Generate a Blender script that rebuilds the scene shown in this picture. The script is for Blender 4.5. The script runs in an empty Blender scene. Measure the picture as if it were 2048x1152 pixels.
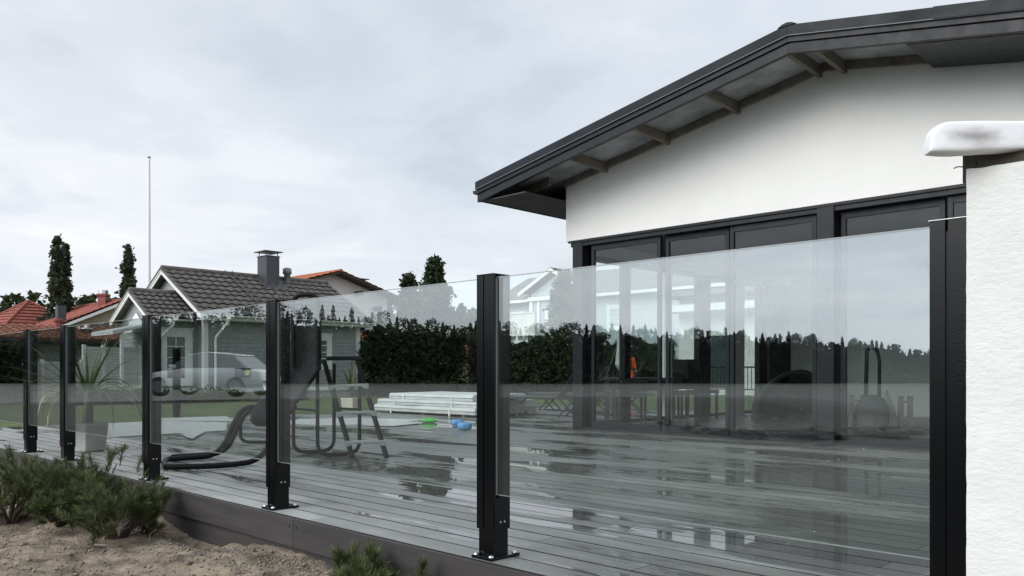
import bpy, bmesh, math, random
import numpy as np
from mathutils import Vector, Matrix, noise as mnoise

# ------------------------------------------------------------------ camera, sky, sun, exposure
scene = bpy.context.scene
col = scene.collection
R = math.radians
CAMZ, YAW, FPX, HOR = 0.80, 43.9, 1610.0, 744.0
cam_d = bpy.data.cameras.new('camera'); cam = bpy.data.objects.new('camera', cam_d); col.objects.link(cam)
cam.location = (0, 0, CAMZ); cam.rotation_euler = (R(90), 0, R(YAW))
cam_d.sensor_width = 36.0; cam_d.lens = 36.0 * FPX / 2048.0
cam_d.shift_y = (HOR - 576.0) / 2048.0
cam_d.clip_start = 0.05; cam_d.clip_end = 3000
scene.camera = cam

SUN_EL, SUN_AZ = 28.0, 262.0      # azimuth measured from +X counter-clockwise: low Y side, behind the camera
world = bpy.data.worlds.new('World'); scene.world = world; world.use_nodes = True
def build_world():
    nt = world.node_tree; nt.nodes.clear()
    N = nt.nodes.new; L = nt.links.new
    out = N('ShaderNodeOutputWorld'); bg = N('ShaderNodeBackground'); L(bg.outputs[0], out.inputs[0])
    sky = N('ShaderNodeTexSky'); sky.sky_type = 'NISHITA'; sky.sun_disc = False
    sky.sun_elevation = R(SUN_EL); sky.sun_rotation = R(90 - SUN_AZ)
    tc = N('ShaderNodeTexCoord'); sep = N('ShaderNodeSeparateXYZ'); L(tc.outputs['Generated'], sep.inputs[0])
    def M(op, a, b=None, c=None):
        n = N('ShaderNodeMath'); n.operation = op
        for i, v in enumerate((a, b, c)):
            if v is None: continue
            if hasattr(v, 'node'): L(v, n.inputs[i])
            else: n.inputs[i].default_value = v
        return n.outputs[0]
    z = M('MAXIMUM', sep.outputs[2], 0.0)
    den = M('ADD', z, 0.16)
    cx = M('DIVIDE', sep.outputs[0], den); cy = M('DIVIDE', sep.outputs[1], den)
    comb = N('ShaderNodeCombineXYZ'); L(cx, comb.inputs[0]); L(cy, comb.inputs[1])
    def noise(scale, detail, rough, off, dist=0.0):
        mp = N('ShaderNodeMapping'); mp.inputs['Location'].default_value = off; L(comb.outputs[0], mp.inputs[0])
        n = N('ShaderNodeTexNoise'); n.inputs['Scale'].default_value = scale; n.inputs['Detail'].default_value = detail
        n.inputs['Roughness'].default_value = rough; n.inputs['Distortion'].default_value = dist
        L(mp.outputs[0], n.inputs['Vector']); return n.outputs['Fac']
    n1 = noise(0.55, 7, 0.52, (3.1, 1.7, 0), 0.6)
    n2 = noise(1.9, 6, 0.55, (9.2, 4.4, 0), 0.3)
    n3 = noise(0.34, 4, 0.5, (5.5, 8.1, 0), 0.4)
    f = M('ADD', M('MULTIPLY', n1, 0.60), M('MULTIPLY', n2, 0.40))
    def ramp(fac, stops):
        r = N('ShaderNodeValToRGB'); L(fac, r.inputs[0]); cr = r.color_ramp; cr.interpolation = 'EASE'
        while len(cr.elements) < len(stops): cr.elements.new(0.5)
        for e, (p, c) in zip(cr.elements, stops): e.position = p; e.color = (*c, 1)
        return r.outputs[0]
    cloud = ramp(f, [(0.36, (0.62, 0.67, 0.745)), (0.46, (0.745, 0.79, 0.86)), (0.54, (0.85, 0.88, 0.94)), (0.64, (0.97, 0.975, 0.99))])
    # thin openings in the deck of cloud where blue-grey sky shows
    def mix(fac, a, b, bt='MIX'):
        m = N('ShaderNodeMix'); m.data_type = 'RGBA'; m.blend_type = bt
        for s, v in ((m.inputs[0], fac), (m.inputs[6], a), (m.inputs[7], b)):
            if hasattr(v, 'node'): L(v, s)
            elif isinstance(v, tuple): s.default_value = v
            else: s.default_value = v
        return m.outputs[2]
    skys = mix(1.0, sky.outputs[0], (0.12, 0.12, 0.12, 1), 'MULTIPLY')
    skys = mix(0.55, skys, (0.50, 0.62, 0.76, 1))
    gap = ramp(n3, [(0.56, (0, 0, 0)), (0.72, (0.30, 0.30, 0.30))])
    colr = mix(gap, cloud, skys)
    # haze lightens the sky towards the horizon
    hz = M('POWER', M('SUBTRACT', 1.0, z), 7.0)
    colr = mix(M('MULTIPLY', hz, 0.55), colr, (0.87, 0.915, 0.955, 1))
    # the veiled sun brightens the cloud around its direction
    dt = N('ShaderNodeVectorMath'); dt.operation = 'DOT_PRODUCT'; L(tc.outputs['Generated'], dt.inputs[0])
    dt.inputs[1].default_value = (math.cos(R(SUN_EL)) * math.cos(R(SUN_AZ)), math.cos(R(SUN_EL)) * math.sin(R(SUN_AZ)), math.sin(R(SUN_EL)))
    glow = M('POWER', M('MAXIMUM', M('MULTIPLY_ADD', dt.outputs['Value'], .5, .5), 0.0), 11.0)
    gl = M('MULTIPLY_ADD', glow, 2.1, 1.0)
    sc = N('ShaderNodeVectorMath'); sc.operation = 'SCALE'; L(colr, sc.inputs[0]); L(gl, sc.inputs['Scale'])
    L(sc.outputs[0], bg.inputs[0]); bg.inputs[1].default_value = 1.0
build_world()

sun_d = bpy.data.lights.new('sun', 'SUN'); sun = bpy.data.objects.new('sun', sun_d); col.objects.link(sun)
sun_d.energy = 1.3; sun_d.angle = R(35); sun_d.color = (1.0, 0.965, 0.91)
_sd = Vector((math.cos(R(SUN_EL)) * math.cos(R(SUN_AZ)), math.cos(R(SUN_EL)) * math.sin(R(SUN_AZ)), math.sin(R(SUN_EL))))
sun.rotation_euler = _sd.to_track_quat('Z', 'Y').to_euler(); sun.location = _sd * 50
scene.view_settings.view_transform = 'Standard'; scene.view_settings.look = 'None'
scene.view_settings.exposure = 0.06; scene.view_settings.gamma = 1.0; scene.view_settings.use_curve_mapping = False
scene.render.engine = 'CYCLES'
scene.cycles.use_denoising = True
scene.cycles.max_bounces = 12; scene.cycles.transparent_max_bounces = 32; scene.cycles.glossy_bounces = 5; scene.cycles.diffuse_bounces = 4
scene.cycles.caustics_reflective = False; scene.cycles.caustics_refractive = False

# ------------------------------------------------------------------ placing: sight line of a photo pixel cut with a plane of the place
CA, SA = math.cos(R(90 - YAW)), math.sin(R(90 - YAW))
def ray(px, py=HOR):
    r = (px - 1024.0) / FPX
    return Vector((SA * r - CA, CA * r + SA, (HOR - py) / FPX))
def at_d(px, py, d): v = ray(px, py) * d; return Vector((v.x, v.y, v.z + CAMZ))
def on_z(px, py, z=0.0): return at_d(px, py, (z - CAMZ) / ray(px, py).z)
def on_y(px, py, Y): return at_d(px, py, Y / ray(px, py).y)
def on_x(px, py, X): return at_d(px, py, X / ray(px, py).x)
MIRY = 2.44
def mirrored(p): return Vector((p.x, 2 * MIRY - p.y, p.z))

# ------------------------------------------------------------------ objects and tags
def tag(o, label=None, cat=None, group=None, kind=None):
    if label: o['label'] = label
    if cat: o['category'] = cat
    if group: o['group'] = group
    if kind: o['kind'] = kind
    return o
def empty(name, loc=(0, 0, 0), rz=0.0, **k):
    o = bpy.data.objects.new(name, None); col.objects.link(o)
    o.location = loc; o.rotation_euler = (0, 0, rz); o.empty_display_size = 0.1
    return tag(o, **k)
def put(name, me, parent=None, loc=None, rot=None):
    o = bpy.data.objects.new(name, me); col.objects.link(o)
    if parent is not None: o.parent = parent
    if loc is not None: o.location = loc
    if rot is not None: o.rotation_euler = rot
    return o
def copy_tree(o, parent=None):
    c = o.copy(); col.objects.link(c); c.parent = parent
    for ch in [x for x in o.children]: copy_tree(ch, c)
    return c

class MB:
    def __init__(s): s.v = []; s.f = []; s.m = []; s.sm = []
    def add(s, vs, fs, m=0, smooth=False):
        b = len(s.v); s.v += [tuple(v) for v in vs]
        for f in fs: s.f.append(tuple(b + i for i in f)); s.m.append(m); s.sm.append(smooth)
        return s
    def box(s, a, b, m=0):
        (x0, y0, z0), (x1, y1, z1) = [tuple(map(min, zip(a, b))), tuple(map(max, zip(a, b)))]
        return s.add([(x0,y0,z0),(x1,y0,z0),(x1,y1,z0),(x0,y1,z0),(x0,y0,z1),(x1,y0,z1),(x1,y1,z1),(x0,y1,z1)],
                     [(0,3,2,1),(4,5,6,7),(0,1,5,4),(1,2,6,5),(2,3,7,6),(3,0,4,7)], m)
    def hexa(s, p, m=0):   # 8 points: bottom ring 0-3 ccw from above, top ring 4-7
        return s.add(p, [(0,3,2,1),(4,5,6,7),(0,1,5,4),(1,2,6,5),(2,3,7,6),(3,0,4,7)], m)
    def bar(s, p, q, w, h, m=0, up=(0, 0, 1)):
        p, q = Vector(p), Vector(q); d = (q - p).normalized(); u = Vector(up)
        if abs(d.dot(u)) > 0.98: u = Vector((1, 0, 0))
        a = d.cross(u).normalized() * (w / 2); b = a.cross(d).normalized() * (h / 2)
        return s.hexa([p - a - b, p + a - b, q + a - b, q - a - b, p - a + b, p + a + b, q + a + b, q - a + b], m)
    def prism(s, poly, axis, a, b, m=0):   # poly of 2-D points, extruded along axis from a to b
        n = len(poly)
        def P(u, w, t): return {'x': (t, u, w), 'y': (u, t, w), 'z': (u, w, t)}[axis]
        vs = [P(u, w, a) for u, w in poly] + [P(u, w, b) for u, w in poly]
        fs = [tuple(range(n)), tuple(range(2 * n - 1, n - 1, -1))] + [(i, i + n, (i + 1) % n + n, (i + 1) % n) for i in range(n)]
        return s.add(vs, fs, m)
    def tube(s, pts, r, n=8, m=0, caps=True):
        pts = [Vector(p) for p in pts]; k = len(pts)
        rs = r if isinstance(r, (list, tuple)) else [r] * k
        t0 = (pts[1] - pts[0]).normalized(); u = Vector((0, 0, 1)) if abs(t0.z) < 0.9 else Vector((1, 0, 0))
        u = (u - t0 * u.dot(t0)).normalized(); vs = []
        for i, p in enumerate(pts):
            t = (pts[min(i + 1, k - 1)] - pts[max(i - 1, 0)]).normalized()
            u = (u - t * u.dot(t)); u = u.normalized() if u.length > 1e-6 else t.orthogonal().normalized()
            w = t.cross(u)
            for j in range(n):
                a = 2 * math.pi * j / n; vs.append(p + (u * math.cos(a) + w * math.sin(a)) * rs[i])
        fs = [(i * n + j, i * n + (j + 1) % n, (i + 1) * n + (j + 1) % n, (i + 1) * n + j) for i in range(k - 1) for j in range(n)]
        s.add(vs, fs, m, True)
        if caps: s.add(vs[:n], [tuple(range(n - 1, -1, -1))], m); s.add(vs[-n:], [tuple(range(n))], m)
        return s
    def lathe(s, prof, c=(0, 0, 0), n=16, m=0, smooth=True):
        vs = []; k = len(prof)
        for r, z in prof:
            for j in range(n):
                a = 2 * math.pi * j / n; vs.append((c[0] + r * math.cos(a), c[1] + r * math.sin(a), c[2] + z))
        fs = [(i * n + j, i * n + (j + 1) % n, (i + 1) * n + (j + 1) % n, (i + 1) * n + j) for i in range(k - 1) for j in range(n)]
        s.add(vs, fs, m, smooth)
        if prof[0][0] > 1e-5: s.add(vs[:n], [tuple(range(n - 1, -1, -1))], m)
        if prof[-1][0] > 1e-5: s.add(vs[-n:], [tuple(range(n))], m)
        return s
    def mesh(s, name, mats):
        me = bpy.data.meshes.new(name); me.from_pydata(s.v, [], s.f)
        for mt in (mats if isinstance(mats, (list, tuple)) else [mats]): me.materials.append(mt)
        me.polygons.foreach_set('material_index', s.m); me.polygons.foreach_set('use_smooth', s.sm); me.update()
        return me
    def build(s, name, mats, parent=None, bevel=0.0, loc=None, rot=None, seg=2):
        o = put(name, s.mesh(name, mats), parent, loc, rot)
        if bevel:
            b = o.modifiers.new('bevel', 'BEVEL'); b.width = bevel; b.segments = seg; b.limit_method = 'ANGLE'; b.angle_limit = R(40)
        return o
def box(name, a, b, mt, parent=None, bevel=0.0): return MB().box(a, b).build(name, mt, parent, bevel)
def fast_mesh(name, verts, quads, mat, smooth=False):
    me = bpy.data.meshes.new(name); verts = np.asarray(verts, np.float32); quads = np.asarray(quads, np.int32)
    k = quads.shape[1]
    me.vertices.add(len(verts)); me.vertices.foreach_set('co', verts.ravel())
    me.loops.add(quads.size); me.loops.foreach_set('vertex_index', quads.ravel())
    me.polygons.add(len(quads)); me.polygons.foreach_set('loop_start', np.arange(0, quads.size, k, dtype=np.int32))
    if smooth: me.polygons.foreach_set('use_smooth', np.ones(len(quads), bool))
    me.materials.append(mat); me.update(calc_edges=True); me.validate(); return me
def arc(c, r, a0, a1, n, u, v):
    c, u, v = Vector(c), Vector(u), Vector(v)
    return [c + u * (r * math.cos(a0 + (a1 - a0) * i / n)) + v * (r * math.sin(a0 + (a1 - a0) * i / n)) for i in range(n + 1)]
def rounded(pts, r, n=5):
    """polyline with its inner corners rounded"""
    pts = [Vector(p) for p in pts]; out = [pts[0]]
    for i in range(1, len(pts) - 1):
        a, b, c = pts[i - 1], pts[i], pts[i + 1]
        d1, d2 = (a - b), (c - b); k = min(r, d1.length * .49, d2.length * .49)
        p, q = b + d1.normalized() * k, b + d2.normalized() * k
        for j in range(n + 1):
            t = j / n; out.append(p * (1 - t) ** 2 + b * 2 * t * (1 - t) + q * t ** 2)
    return out + [pts[-1]]

# ------------------------------------------------------------------ materials
MT = {}
def mat(name, c, rough=0.6, metal=0.0, spec=0.5, var=0.0, vscale=3.0, bump=0.0, bscale=30.0, stretch=(1, 1, 1), space='Object',
        c2=None, rvar=0.0, coat=0.0, rand=0.0, trans=0.0):
    if name in MT: return MT[name]
    m = bpy.data.materials.new(name); m.use_nodes = True; nt = m.node_tree; b = nt.nodes['Principled BSDF']
    N = nt.nodes.new; L = nt.links.new
    b.inputs['Base Color'].default_value = (*c, 1); b.inputs['Roughness'].default_value = rough; b.inputs['Metallic'].default_value = metal
    b.inputs['Specular IOR Level'].default_value = spec
    if coat: b.inputs['Coat Weight'].default_value = coat; b.inputs['Coat Roughness'].default_value = 0.06
    vec = None
    if var or bump or rvar or c2:
        if space == 'World': g = N('ShaderNodeNewGeometry'); src = g.outputs['Position']
        else: g = N('ShaderNodeTexCoord'); src = g.outputs['Object']
        mp = N('ShaderNodeMapping'); mp.inputs['Scale'].default_value = stretch; L(src, mp.inputs[0]); vec = mp.outputs[0]
    def nz(scale, detail=5, rough_=0.6):
        n = N('ShaderNodeTexNoise'); n.inputs['Scale'].default_value = scale; n.inputs['Detail'].default_value = detail
        n.inputs['Roughness'].default_value = rough_; L(vec, n.inputs['Vector']); return n.outputs['Fac']
    last = None
    if var or c2:
        f = nz(vscale); r = N('ShaderNodeValToRGB'); L(f, r.inputs[0])
        lo = tuple(max(0, x * (1 - var)) for x in c); hi = c2 if c2 else tuple(x * (1 + var) for x in c)
        r.color_ramp.elements[0].position = 0.32; r.color_ramp.elements[0].color = (*lo, 1)
        r.color_ramp.elements[1].position = 0.68; r.color_ramp.elements[1].color = (*hi, 1); last = r.outputs[0]
        L(last, b.inputs['Base Color'])
    if rand:
        oi = N('ShaderNodeObjectInfo'); mr = N('ShaderNodeMapRange'); L(oi.outputs['Random'], mr.inputs[0])
        mr.inputs[3].default_value = 1 - rand; mr.inputs[4].default_value = 1 + rand
        h = N('ShaderNodeHueSaturation'); L(mr.outputs[0], h.inputs['Value'])
        if last: L(last, h.inputs['Color'])
        else: h.inputs['Color'].default_value = (*c, 1)
        L(h.outputs[0], b.inputs['Base Color'])
    if rvar:
        f = nz(vscale * 2.3); mr = N('ShaderNodeMapRange'); L(f, mr.inputs[0]); mr.inputs[1].default_value = .3; mr.inputs[2].default_value = .7
        mr.inputs[3].default_value = max(0.02, rough - rvar); mr.inputs[4].default_value = min(1, rough + rvar); L(mr.outputs[0], b.inputs['Roughness'])
    if bump:
        f = nz(bscale, 8, 0.65); bp = N('ShaderNodeBump'); bp.inputs['Strength'].default_value = 1.0; bp.inputs['Distance'].default_value = bump
        L(f, bp.inputs['Height']); L(bp.outputs[0], b.inputs['Normal'])
    if trans:
        t = N('ShaderNodeBsdfTranslucent'); mx = N('ShaderNodeMixShader'); mx.inputs[0].default_value = trans
        t.inputs[0].default_value = (c[0] * 1.3, c[1] * 1.5, c[2] * 0.9, 1)
        L(b.outputs[0], mx.inputs[1]); L(t.outputs[0], mx.inputs[2]); L(mx.outputs[0], nt.nodes['Material Output'].inputs[0])
    MT[name] = m; return m
def glass(name, tint, base, streak=0.0):
    """flat clear pane: part mirror, part see-through; the share mirrored grows towards grazing view"""
    m = bpy.data.materials.new(name); m.use_nodes = True; nt = m.node_tree; nt.nodes.clear(); N = nt.nodes.new; L = nt.links.new
    out = N('ShaderNodeOutputMaterial'); t = N('ShaderNodeBsdfTransparent'); g = N('ShaderNodeBsdfGlossy'); mx = N('ShaderNodeMixShader')
    t.inputs[0].default_value = (*tint, 1); g.inputs['Roughness'].default_value = 0.0; g.inputs[0].default_value = (0.97, 0.99, 1.0, 1)
    lw = N('ShaderNodeLayerWeight'); lw.inputs[0].default_value = 0.5
    p = N('ShaderNodeMath'); p.operation = 'POWER'; L(lw.outputs['Facing'], p.inputs[0]); p.inputs[1].default_value = 4.0
    mr = N('ShaderNodeMapRange'); L(p.outputs[0], mr.inputs[0]); mr.inputs[3].default_value = base; mr.inputs[4].default_value = 0.9
    L(mr.outputs[0], mx.inputs[0]); L(t.outputs[0], mx.inputs[1]); L(g.outputs[0], mx.inputs[2]); L(mx.outputs[0], out.inputs[0])
    MT[name] = m; return m
GL = glass('railing_glass', (0.915, 0.955, 0.940), 0.175)
WG = glass('window_glass', (0.95, 0.97, 0.965), 0.022)
FG = glass('far_window_glass', (0.25, 0.28, 0.30), 0.10)
BLACK = mat('black_powder_coat', (0.0035, 0.004, 0.0048), 0.07, spec=0.24, bump=0.0004, bscale=300, rvar=0.04)
FRAME = mat('anthracite_frame', (0.0105, 0.0125, 0.016), 0.42, spec=.3, var=.15, vscale=4, rvar=.08)
STUCCO = mat('white_render', (0.83, 0.83, 0.80), 0.9, var=0.025, vscale=1.6, stretch=(1.2, 1, .6), bump=0.004, bscale=55, space='World')
STUCCO_NEAR = mat('coarse_white_render', (0.72, 0.73, 0.705), 0.92, var=0.035, vscale=5, bump=0.0035, bscale=60, space='World', stretch=(0.7, 1, 1.3))
ROOFMETAL = mat('anthracite_sheet_metal', (0.013, 0.0165, 0.020), 0.5, spec=.22, var=0.22, vscale=1.6, rvar=0.1)
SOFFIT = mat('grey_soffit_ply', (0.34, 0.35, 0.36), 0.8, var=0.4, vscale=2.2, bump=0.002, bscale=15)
RAFTER = mat('weathered_timber', (0.20, 0.17, 0.14), 0.8, var=0.3, vscale=6, stretch=(1, .2, 1), bump=.002, bscale=60)
WHITEP = mat('white_paint', (0.76, 0.77, 0.75), 0.55, var=0.05, vscale=2)
CONC = mat('concrete', (0.30, 0.295, 0.28), 0.9, var=.2, vscale=3, bump=.004, bscale=40)
STEEL = mat('stainless_steel', (0.62, 0.63, 0.64), 0.28, metal=1.0)
ALU = mat('brushed_aluminium', (0.75, 0.76, 0.77), 0.35, metal=0.85)
GLEDGE = mat('polished_glass_edge', (0.33, 0.36, 0.35), 0.3, spec=0.5)
# ------------------------------------------------------------------ ground
def smooth(t): t = min(1, max(0, t)); return t * t * (3 - 2 * t)
def ground_z(x, y):
    if y > 2.6: base = -0.10
    else:
        near = -0.23 - 0.13 * min(4.0, max(0.0, 2.35 - y))
        left = smooth((-9.5 - x) / 5.0)
        base = near * (1 - left) + (-0.02) * left
        d = math.hypot(x, y)
        base = base * (1 - smooth((d - 14) / 90)) + (-2.3) * smooth((d - 14) / 90)
    return base
def ground_material():
    m = bpy.data.materials.new('ground_cover'); m.use_nodes = True; nt = m.node_tree; b = nt.nodes['Principled BSDF']; N = nt.nodes.new; L = nt.links.new
    g = N('ShaderNodeNewGeometry'); sep = N('ShaderNodeSeparateXYZ'); L(g.outputs['Position'], sep.inputs[0])
    def nz(s, d=6, r=.6, st=(1, 1, 1)):
        mp = N('ShaderNodeMapping'); mp.inputs['Scale'].default_value = st; L(g.outputs['Position'], mp.inputs[0])
        n = N('ShaderNodeTexNoise'); n.inputs['Scale'].default_value = s; n.inputs['Detail'].default_value = d; n.inputs['Roughness'].default_value = r
        L(mp.outputs[0], n.inputs['Vector']); return n.outputs['Fac']
    def ramp(f, a, c, p0=.35, p1=.65):
        r = N('ShaderNodeValToRGB'); L(f, r.inputs[0]); e = r.color_ramp.elements
        e[0].position = p0; e[1].position = p1; e[0].color = (*a, 1); e[1].color = (*c, 1); return r.outputs[0]
    grass = ramp(nz(1.3, 8, .7), (0.045, 0.075, 0.022), (0.115, 0.145, 0.045))
    gravel = ramp(nz(0.35, 8, .7), (0.11, 0.112, 0.108), (0.18, 0.178, 0.17))
    def mix(f, a, c):
        n = N('ShaderNodeMix'); n.data_type = 'RGBA'; L(f, n.inputs[0]); L(a, n.inputs[6]); L(c, n.inputs[7]); return n.outputs[2]
    def mr(v, a, c):
        n = N('ShaderNodeMapRange'); L(v, n.inputs[0]); n.inputs[1].default_value = a; n.inputs[2].default_value = c; return n.outputs[0]
    dirt = ramp(nz(2.2, 8, .7), (0.016, 0.015, 0.012), (0.055, 0.047, 0.037))
    ln = N('ShaderNodeVectorMath'); ln.operation = 'LENGTH'; L(g.outputs['Position'], ln.inputs[0])
    ad = N('ShaderNodeMath'); ad.operation = 'MULTIPLY_ADD'; L(nz(.25, 5), ad.inputs[0]); ad.inputs[1].default_value = 10.0; L(ln.outputs['Value'], ad.inputs[2])
    meadow = ramp(nz(.06, 6, .6), (0.05, 0.055, 0.038), (0.09, 0.092, 0.07))
    front = mix(mr(ad.outputs[0], 31.0, 36.0), dirt, mix(mr(ad.outputs[0], 80.0, 210.0), gravel, meadow))
    L(mix(mr(sep.outputs[1], 2.0, 2.6), front, grass), b.inputs['Base Color']); b.inputs['Roughness'].default_value = .95
    bp = N('ShaderNodeBump'); bp.inputs['Distance'].default_value = .03; L(nz(14, 8, .7), bp.inputs['Height']); L(bp.outputs[0], b.inputs['Normal'])
    return m
def build_ground():
    ax = sorted(set([-900, -500, -300, -200, -150, -110, -80] + [round(-60 + 2.0 * i, 2) for i in range(20)] + [round(-20 + 0.5 * i, 2) for i in range(52)] +
                    [8, 12, 18, 26, 40, 60, 100, 160, 300, 600]))
    ay = sorted(set([-900, -500, -320, -230, -170, -120, -90, -65, -50, -40, -32, -26, -22] + [round(-18 + 0.5 * i, 2) for i in range(40)] + [2.1, 2.3, 2.5, 2.6, 3, 4, 6, 10, 16, 26, 40, 60, 100, 180, 300, 500, 900]))
    vs = [(x, y, ground_z(x, y) - (0.25 if (-12.5 < x < 3 and 0 < y < 14) else 0) + 0.04 * mnoise.noise((x * .4, y * .4, 0)) * (y < 2)) for y in ay for x in ax]
    n = len(ax); fs = [(j * n + i, j * n + i + 1, (j + 1) * n + i + 1, (j + 1) * n + i) for j in range(len(ay) - 1) for i in range(n - 1)]
    o = put('ground', fast_mesh('ground', vs, fs, ground_material(), True)); tag(o, 'grass, dirt and grey gravel ground reaching the horizon', kind='structure')
build_ground()

DIRT = mat('dry_soil', (0.195, 0.154, 0.110), 0.97, c2=(0.39, 0.32, 0.235), var=.5, vscale=6.5, bump=0.03, bscale=30, space='World')
def dirt_z(x, y):
    z = ground_z(x, y) + 0.02
    z += 0.050 * mnoise.noise((x * 1.1, y * 1.1, 3.1)) + 0.026 * mnoise.noise((x * 3.3, y * 3.3, 7.7)) + 0.020 * mnoise.noise((x * 8, y * 12, 1.2)) + .014 * abs(mnoise.noise((x * 19, y * 23, 5.2))) + .010 * mnoise.noise((x * 40, y * 40, 2.2))
    # shallow dip beside the deck where the soil has sunk away from the fascia
    z -= 0.10 * math.exp(-((x + 5.0) / 0.55) ** 2 - ((y - 2.32) / 0.16) ** 2)
    z += 0.04 * math.exp(-((x + 3.9) / 0.6) ** 2 - ((y - 2.2) / 0.25) ** 2)
    return z
def build_dirt():
    xs = list(np.arange(-12.4, -1.2, 0.03)) + list(np.arange(-1.2, 1.6, .2)); ys = list(np.arange(-1.6, 0.2, 0.1)) + list(np.arange(0.2, 2.401, 0.025))
    vs = []
    for y in ys:
        for x in xs:
            e = min(1, max(0, (y + 1.6) / .5), max(0, (x + 12.4) / .6), max(0, (1.6 - x) / .5))
            vs.append((x, y, dirt_z(x, y) - (1 - e) * .35))
    n = len(xs); fs = [(j * n + i, j * n + i + 1, (j + 1) * n + i + 1, (j + 1) * n + i) for j in range(len(ys) - 1) for i in range(n - 1)]
    o = put('dirt_bed', fast_mesh('dirt_bed', vs, fs, DIRT, True)); tag(o, 'bare brown soil bed in front of the deck', kind='structure')
build_dirt()

# ------------------------------------------------------------------ deck of wet composite boards
def deck_material(name, wet=True):
    m = bpy.data.materials.new(name); m.use_nodes = True; nt = m.node_tree; b = nt.nodes['Principled BSDF']; N = nt.nodes.new; L = nt.links.new
    g = N('ShaderNodeNewGeometry')
    def nz(s, st, d=5, r=.6, off=(0, 0, 0)):
        mp = N('ShaderNodeMapping'); mp.inputs['Scale'].default_value = st; mp.inputs['Location'].default_value = off; L(g.outputs['Position'], mp.inputs[0])
        n = N('ShaderNodeTexNoise'); n.inputs['Scale'].default_value = s; n.inputs['Detail'].default_value = d; n.inputs['Roughness'].default_value = r
        L(mp.outputs[0], n.inputs['Vector']); return n.outputs['Fac']
    def mr(v, a, c, lo=0., hi=1.):
        n = N('ShaderNodeMapRange'); L(v, n.inputs[0]); n.inputs[1].default_value = a; n.inputs[2].default_value = c; n.inputs[3].default_value = lo; n.inputs[4].default_value = hi; return n.outputs[0]
    def M(op, a, c):
        n = N('ShaderNodeMath'); n.operation = op
        for i, v in enumerate((a, c)):
            if hasattr(v, 'node'): L(v, n.inputs[i])
            else: n.inputs[i].default_value = v
        return n.outputs[0]
    pud = M('ADD', M('MULTIPLY', nz(1.0, (0.42, 1.5, 1), 3, .5, (2.4, 0.3, 0)), .7), M('MULTIPLY', nz(1.0, (1.6, 9.0, 1), 3, .6), .3))
    oi = N('ShaderNodeObjectInfo'); pud = M('ADD', pud, M('MULTIPLY', M('SUBTRACT', oi.outputs['Random'], .5), .05))
    sp_ = N('ShaderNodeSeparateXYZ'); L(g.outputs['Position'], sp_.inputs[0])
    pud = M('SUBTRACT', pud, mr(sp_.outputs[1], 2.4, 3.6, .05, 0.0))
    def pool(cx, cy, rx, ry, amt):
        ex = M('POWER', M('DIVIDE', M('SUBTRACT', sp_.outputs[0], cx), rx), 2.0); ey = M('POWER', M('DIVIDE', M('SUBTRACT', sp_.outputs[1], cy), ry), 2.0)
        return M('MULTIPLY', M('EXPONENT', M('MULTIPLY', M('ADD', ex, ey), -1.0), 0.0), amt)
    for q_ in ((-1.55, 4.3, .85, 1.25, .15), (-2.3, 6.2, 1.5, .5, .09), (-4.75, 4.25, .75, .25, .07), (-5.6, 3.75, .35, .10, .09), (-9.2, 9.0, 1.6, .5, .05)): pud = M('ADD', pud, pool(*q_))
    puddle = mr(pud, .520, .550); damp = mr(pud, .42, .54)
    grain = nz(1, (2.5, 55, 55), 4, .6)
    rr = N('ShaderNodeValToRGB'); L(nz(.9, (1, 1.6, 1), 6, .65, (7, 1, 0)), rr.inputs[0])
    rr.color_ramp.elements[0].position = .3; rr.color_ramp.elements[0].color = (.178, .188, .178, 1)
    rr.color_ramp.elements[1].position = .7; rr.color_ramp.elements[1].color = (.322, .334, .316, 1)
    hs = N('ShaderNodeHueSaturation'); L(rr.outputs[0], hs.inputs['Color'])
    val = M('MULTIPLY', mr(oi.outputs['Random'], 0, 1, .80, 1.2), M('MULTIPLY', mr(grain, .3, .7, .93, 1.07), mr(damp, 0, 1, 1.04, .50)))
    L(val, hs.inputs['Value']); L(hs.outputs[0], b.inputs['Base Color'])
    rough = M('ADD', M('MULTIPLY', mr(damp, 0, 1, .52, .22), M('SUBTRACT', 1.0, puddle)), M('MULTIPLY', puddle, 0.015))
    L(rough, b.inputs['Roughness']); b.inputs['Specular IOR Level'].default_value = .5
    bp = N('ShaderNodeBump'); L(M('MULTIPLY', M('SUBTRACT', 1.0, puddle), 1.0), bp.inputs['Strength']); bp.inputs['Distance'].default_value = .0016
    L(grain, bp.inputs['Height']); L(bp.outputs[0], b.inputs['Normal'])
    return m
DECK = deck_material('wet_composite_board')
FASCIA = mat('dark_fascia_board', (0.040, 0.036, 0.035), 0.65, var=.28, vscale=3, stretch=(.5, 6, 6), bump=.0012, bscale=40, rvar=.1, rand=.12)
DARKWOOD = mat('deck_framing', (0.04, 0.036, 0.03), .9, var=.3)
GAP_SHADE = mat('painted_gap_shade', (.018, .017, .016), .9, spec=.15)  # shade of the board gaps, painted near-black on board sides and chamfers
DX0, DX1, DY0, DY1, HY = -13.4, 1.4, 2.37, 14.2, 8.60
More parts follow.
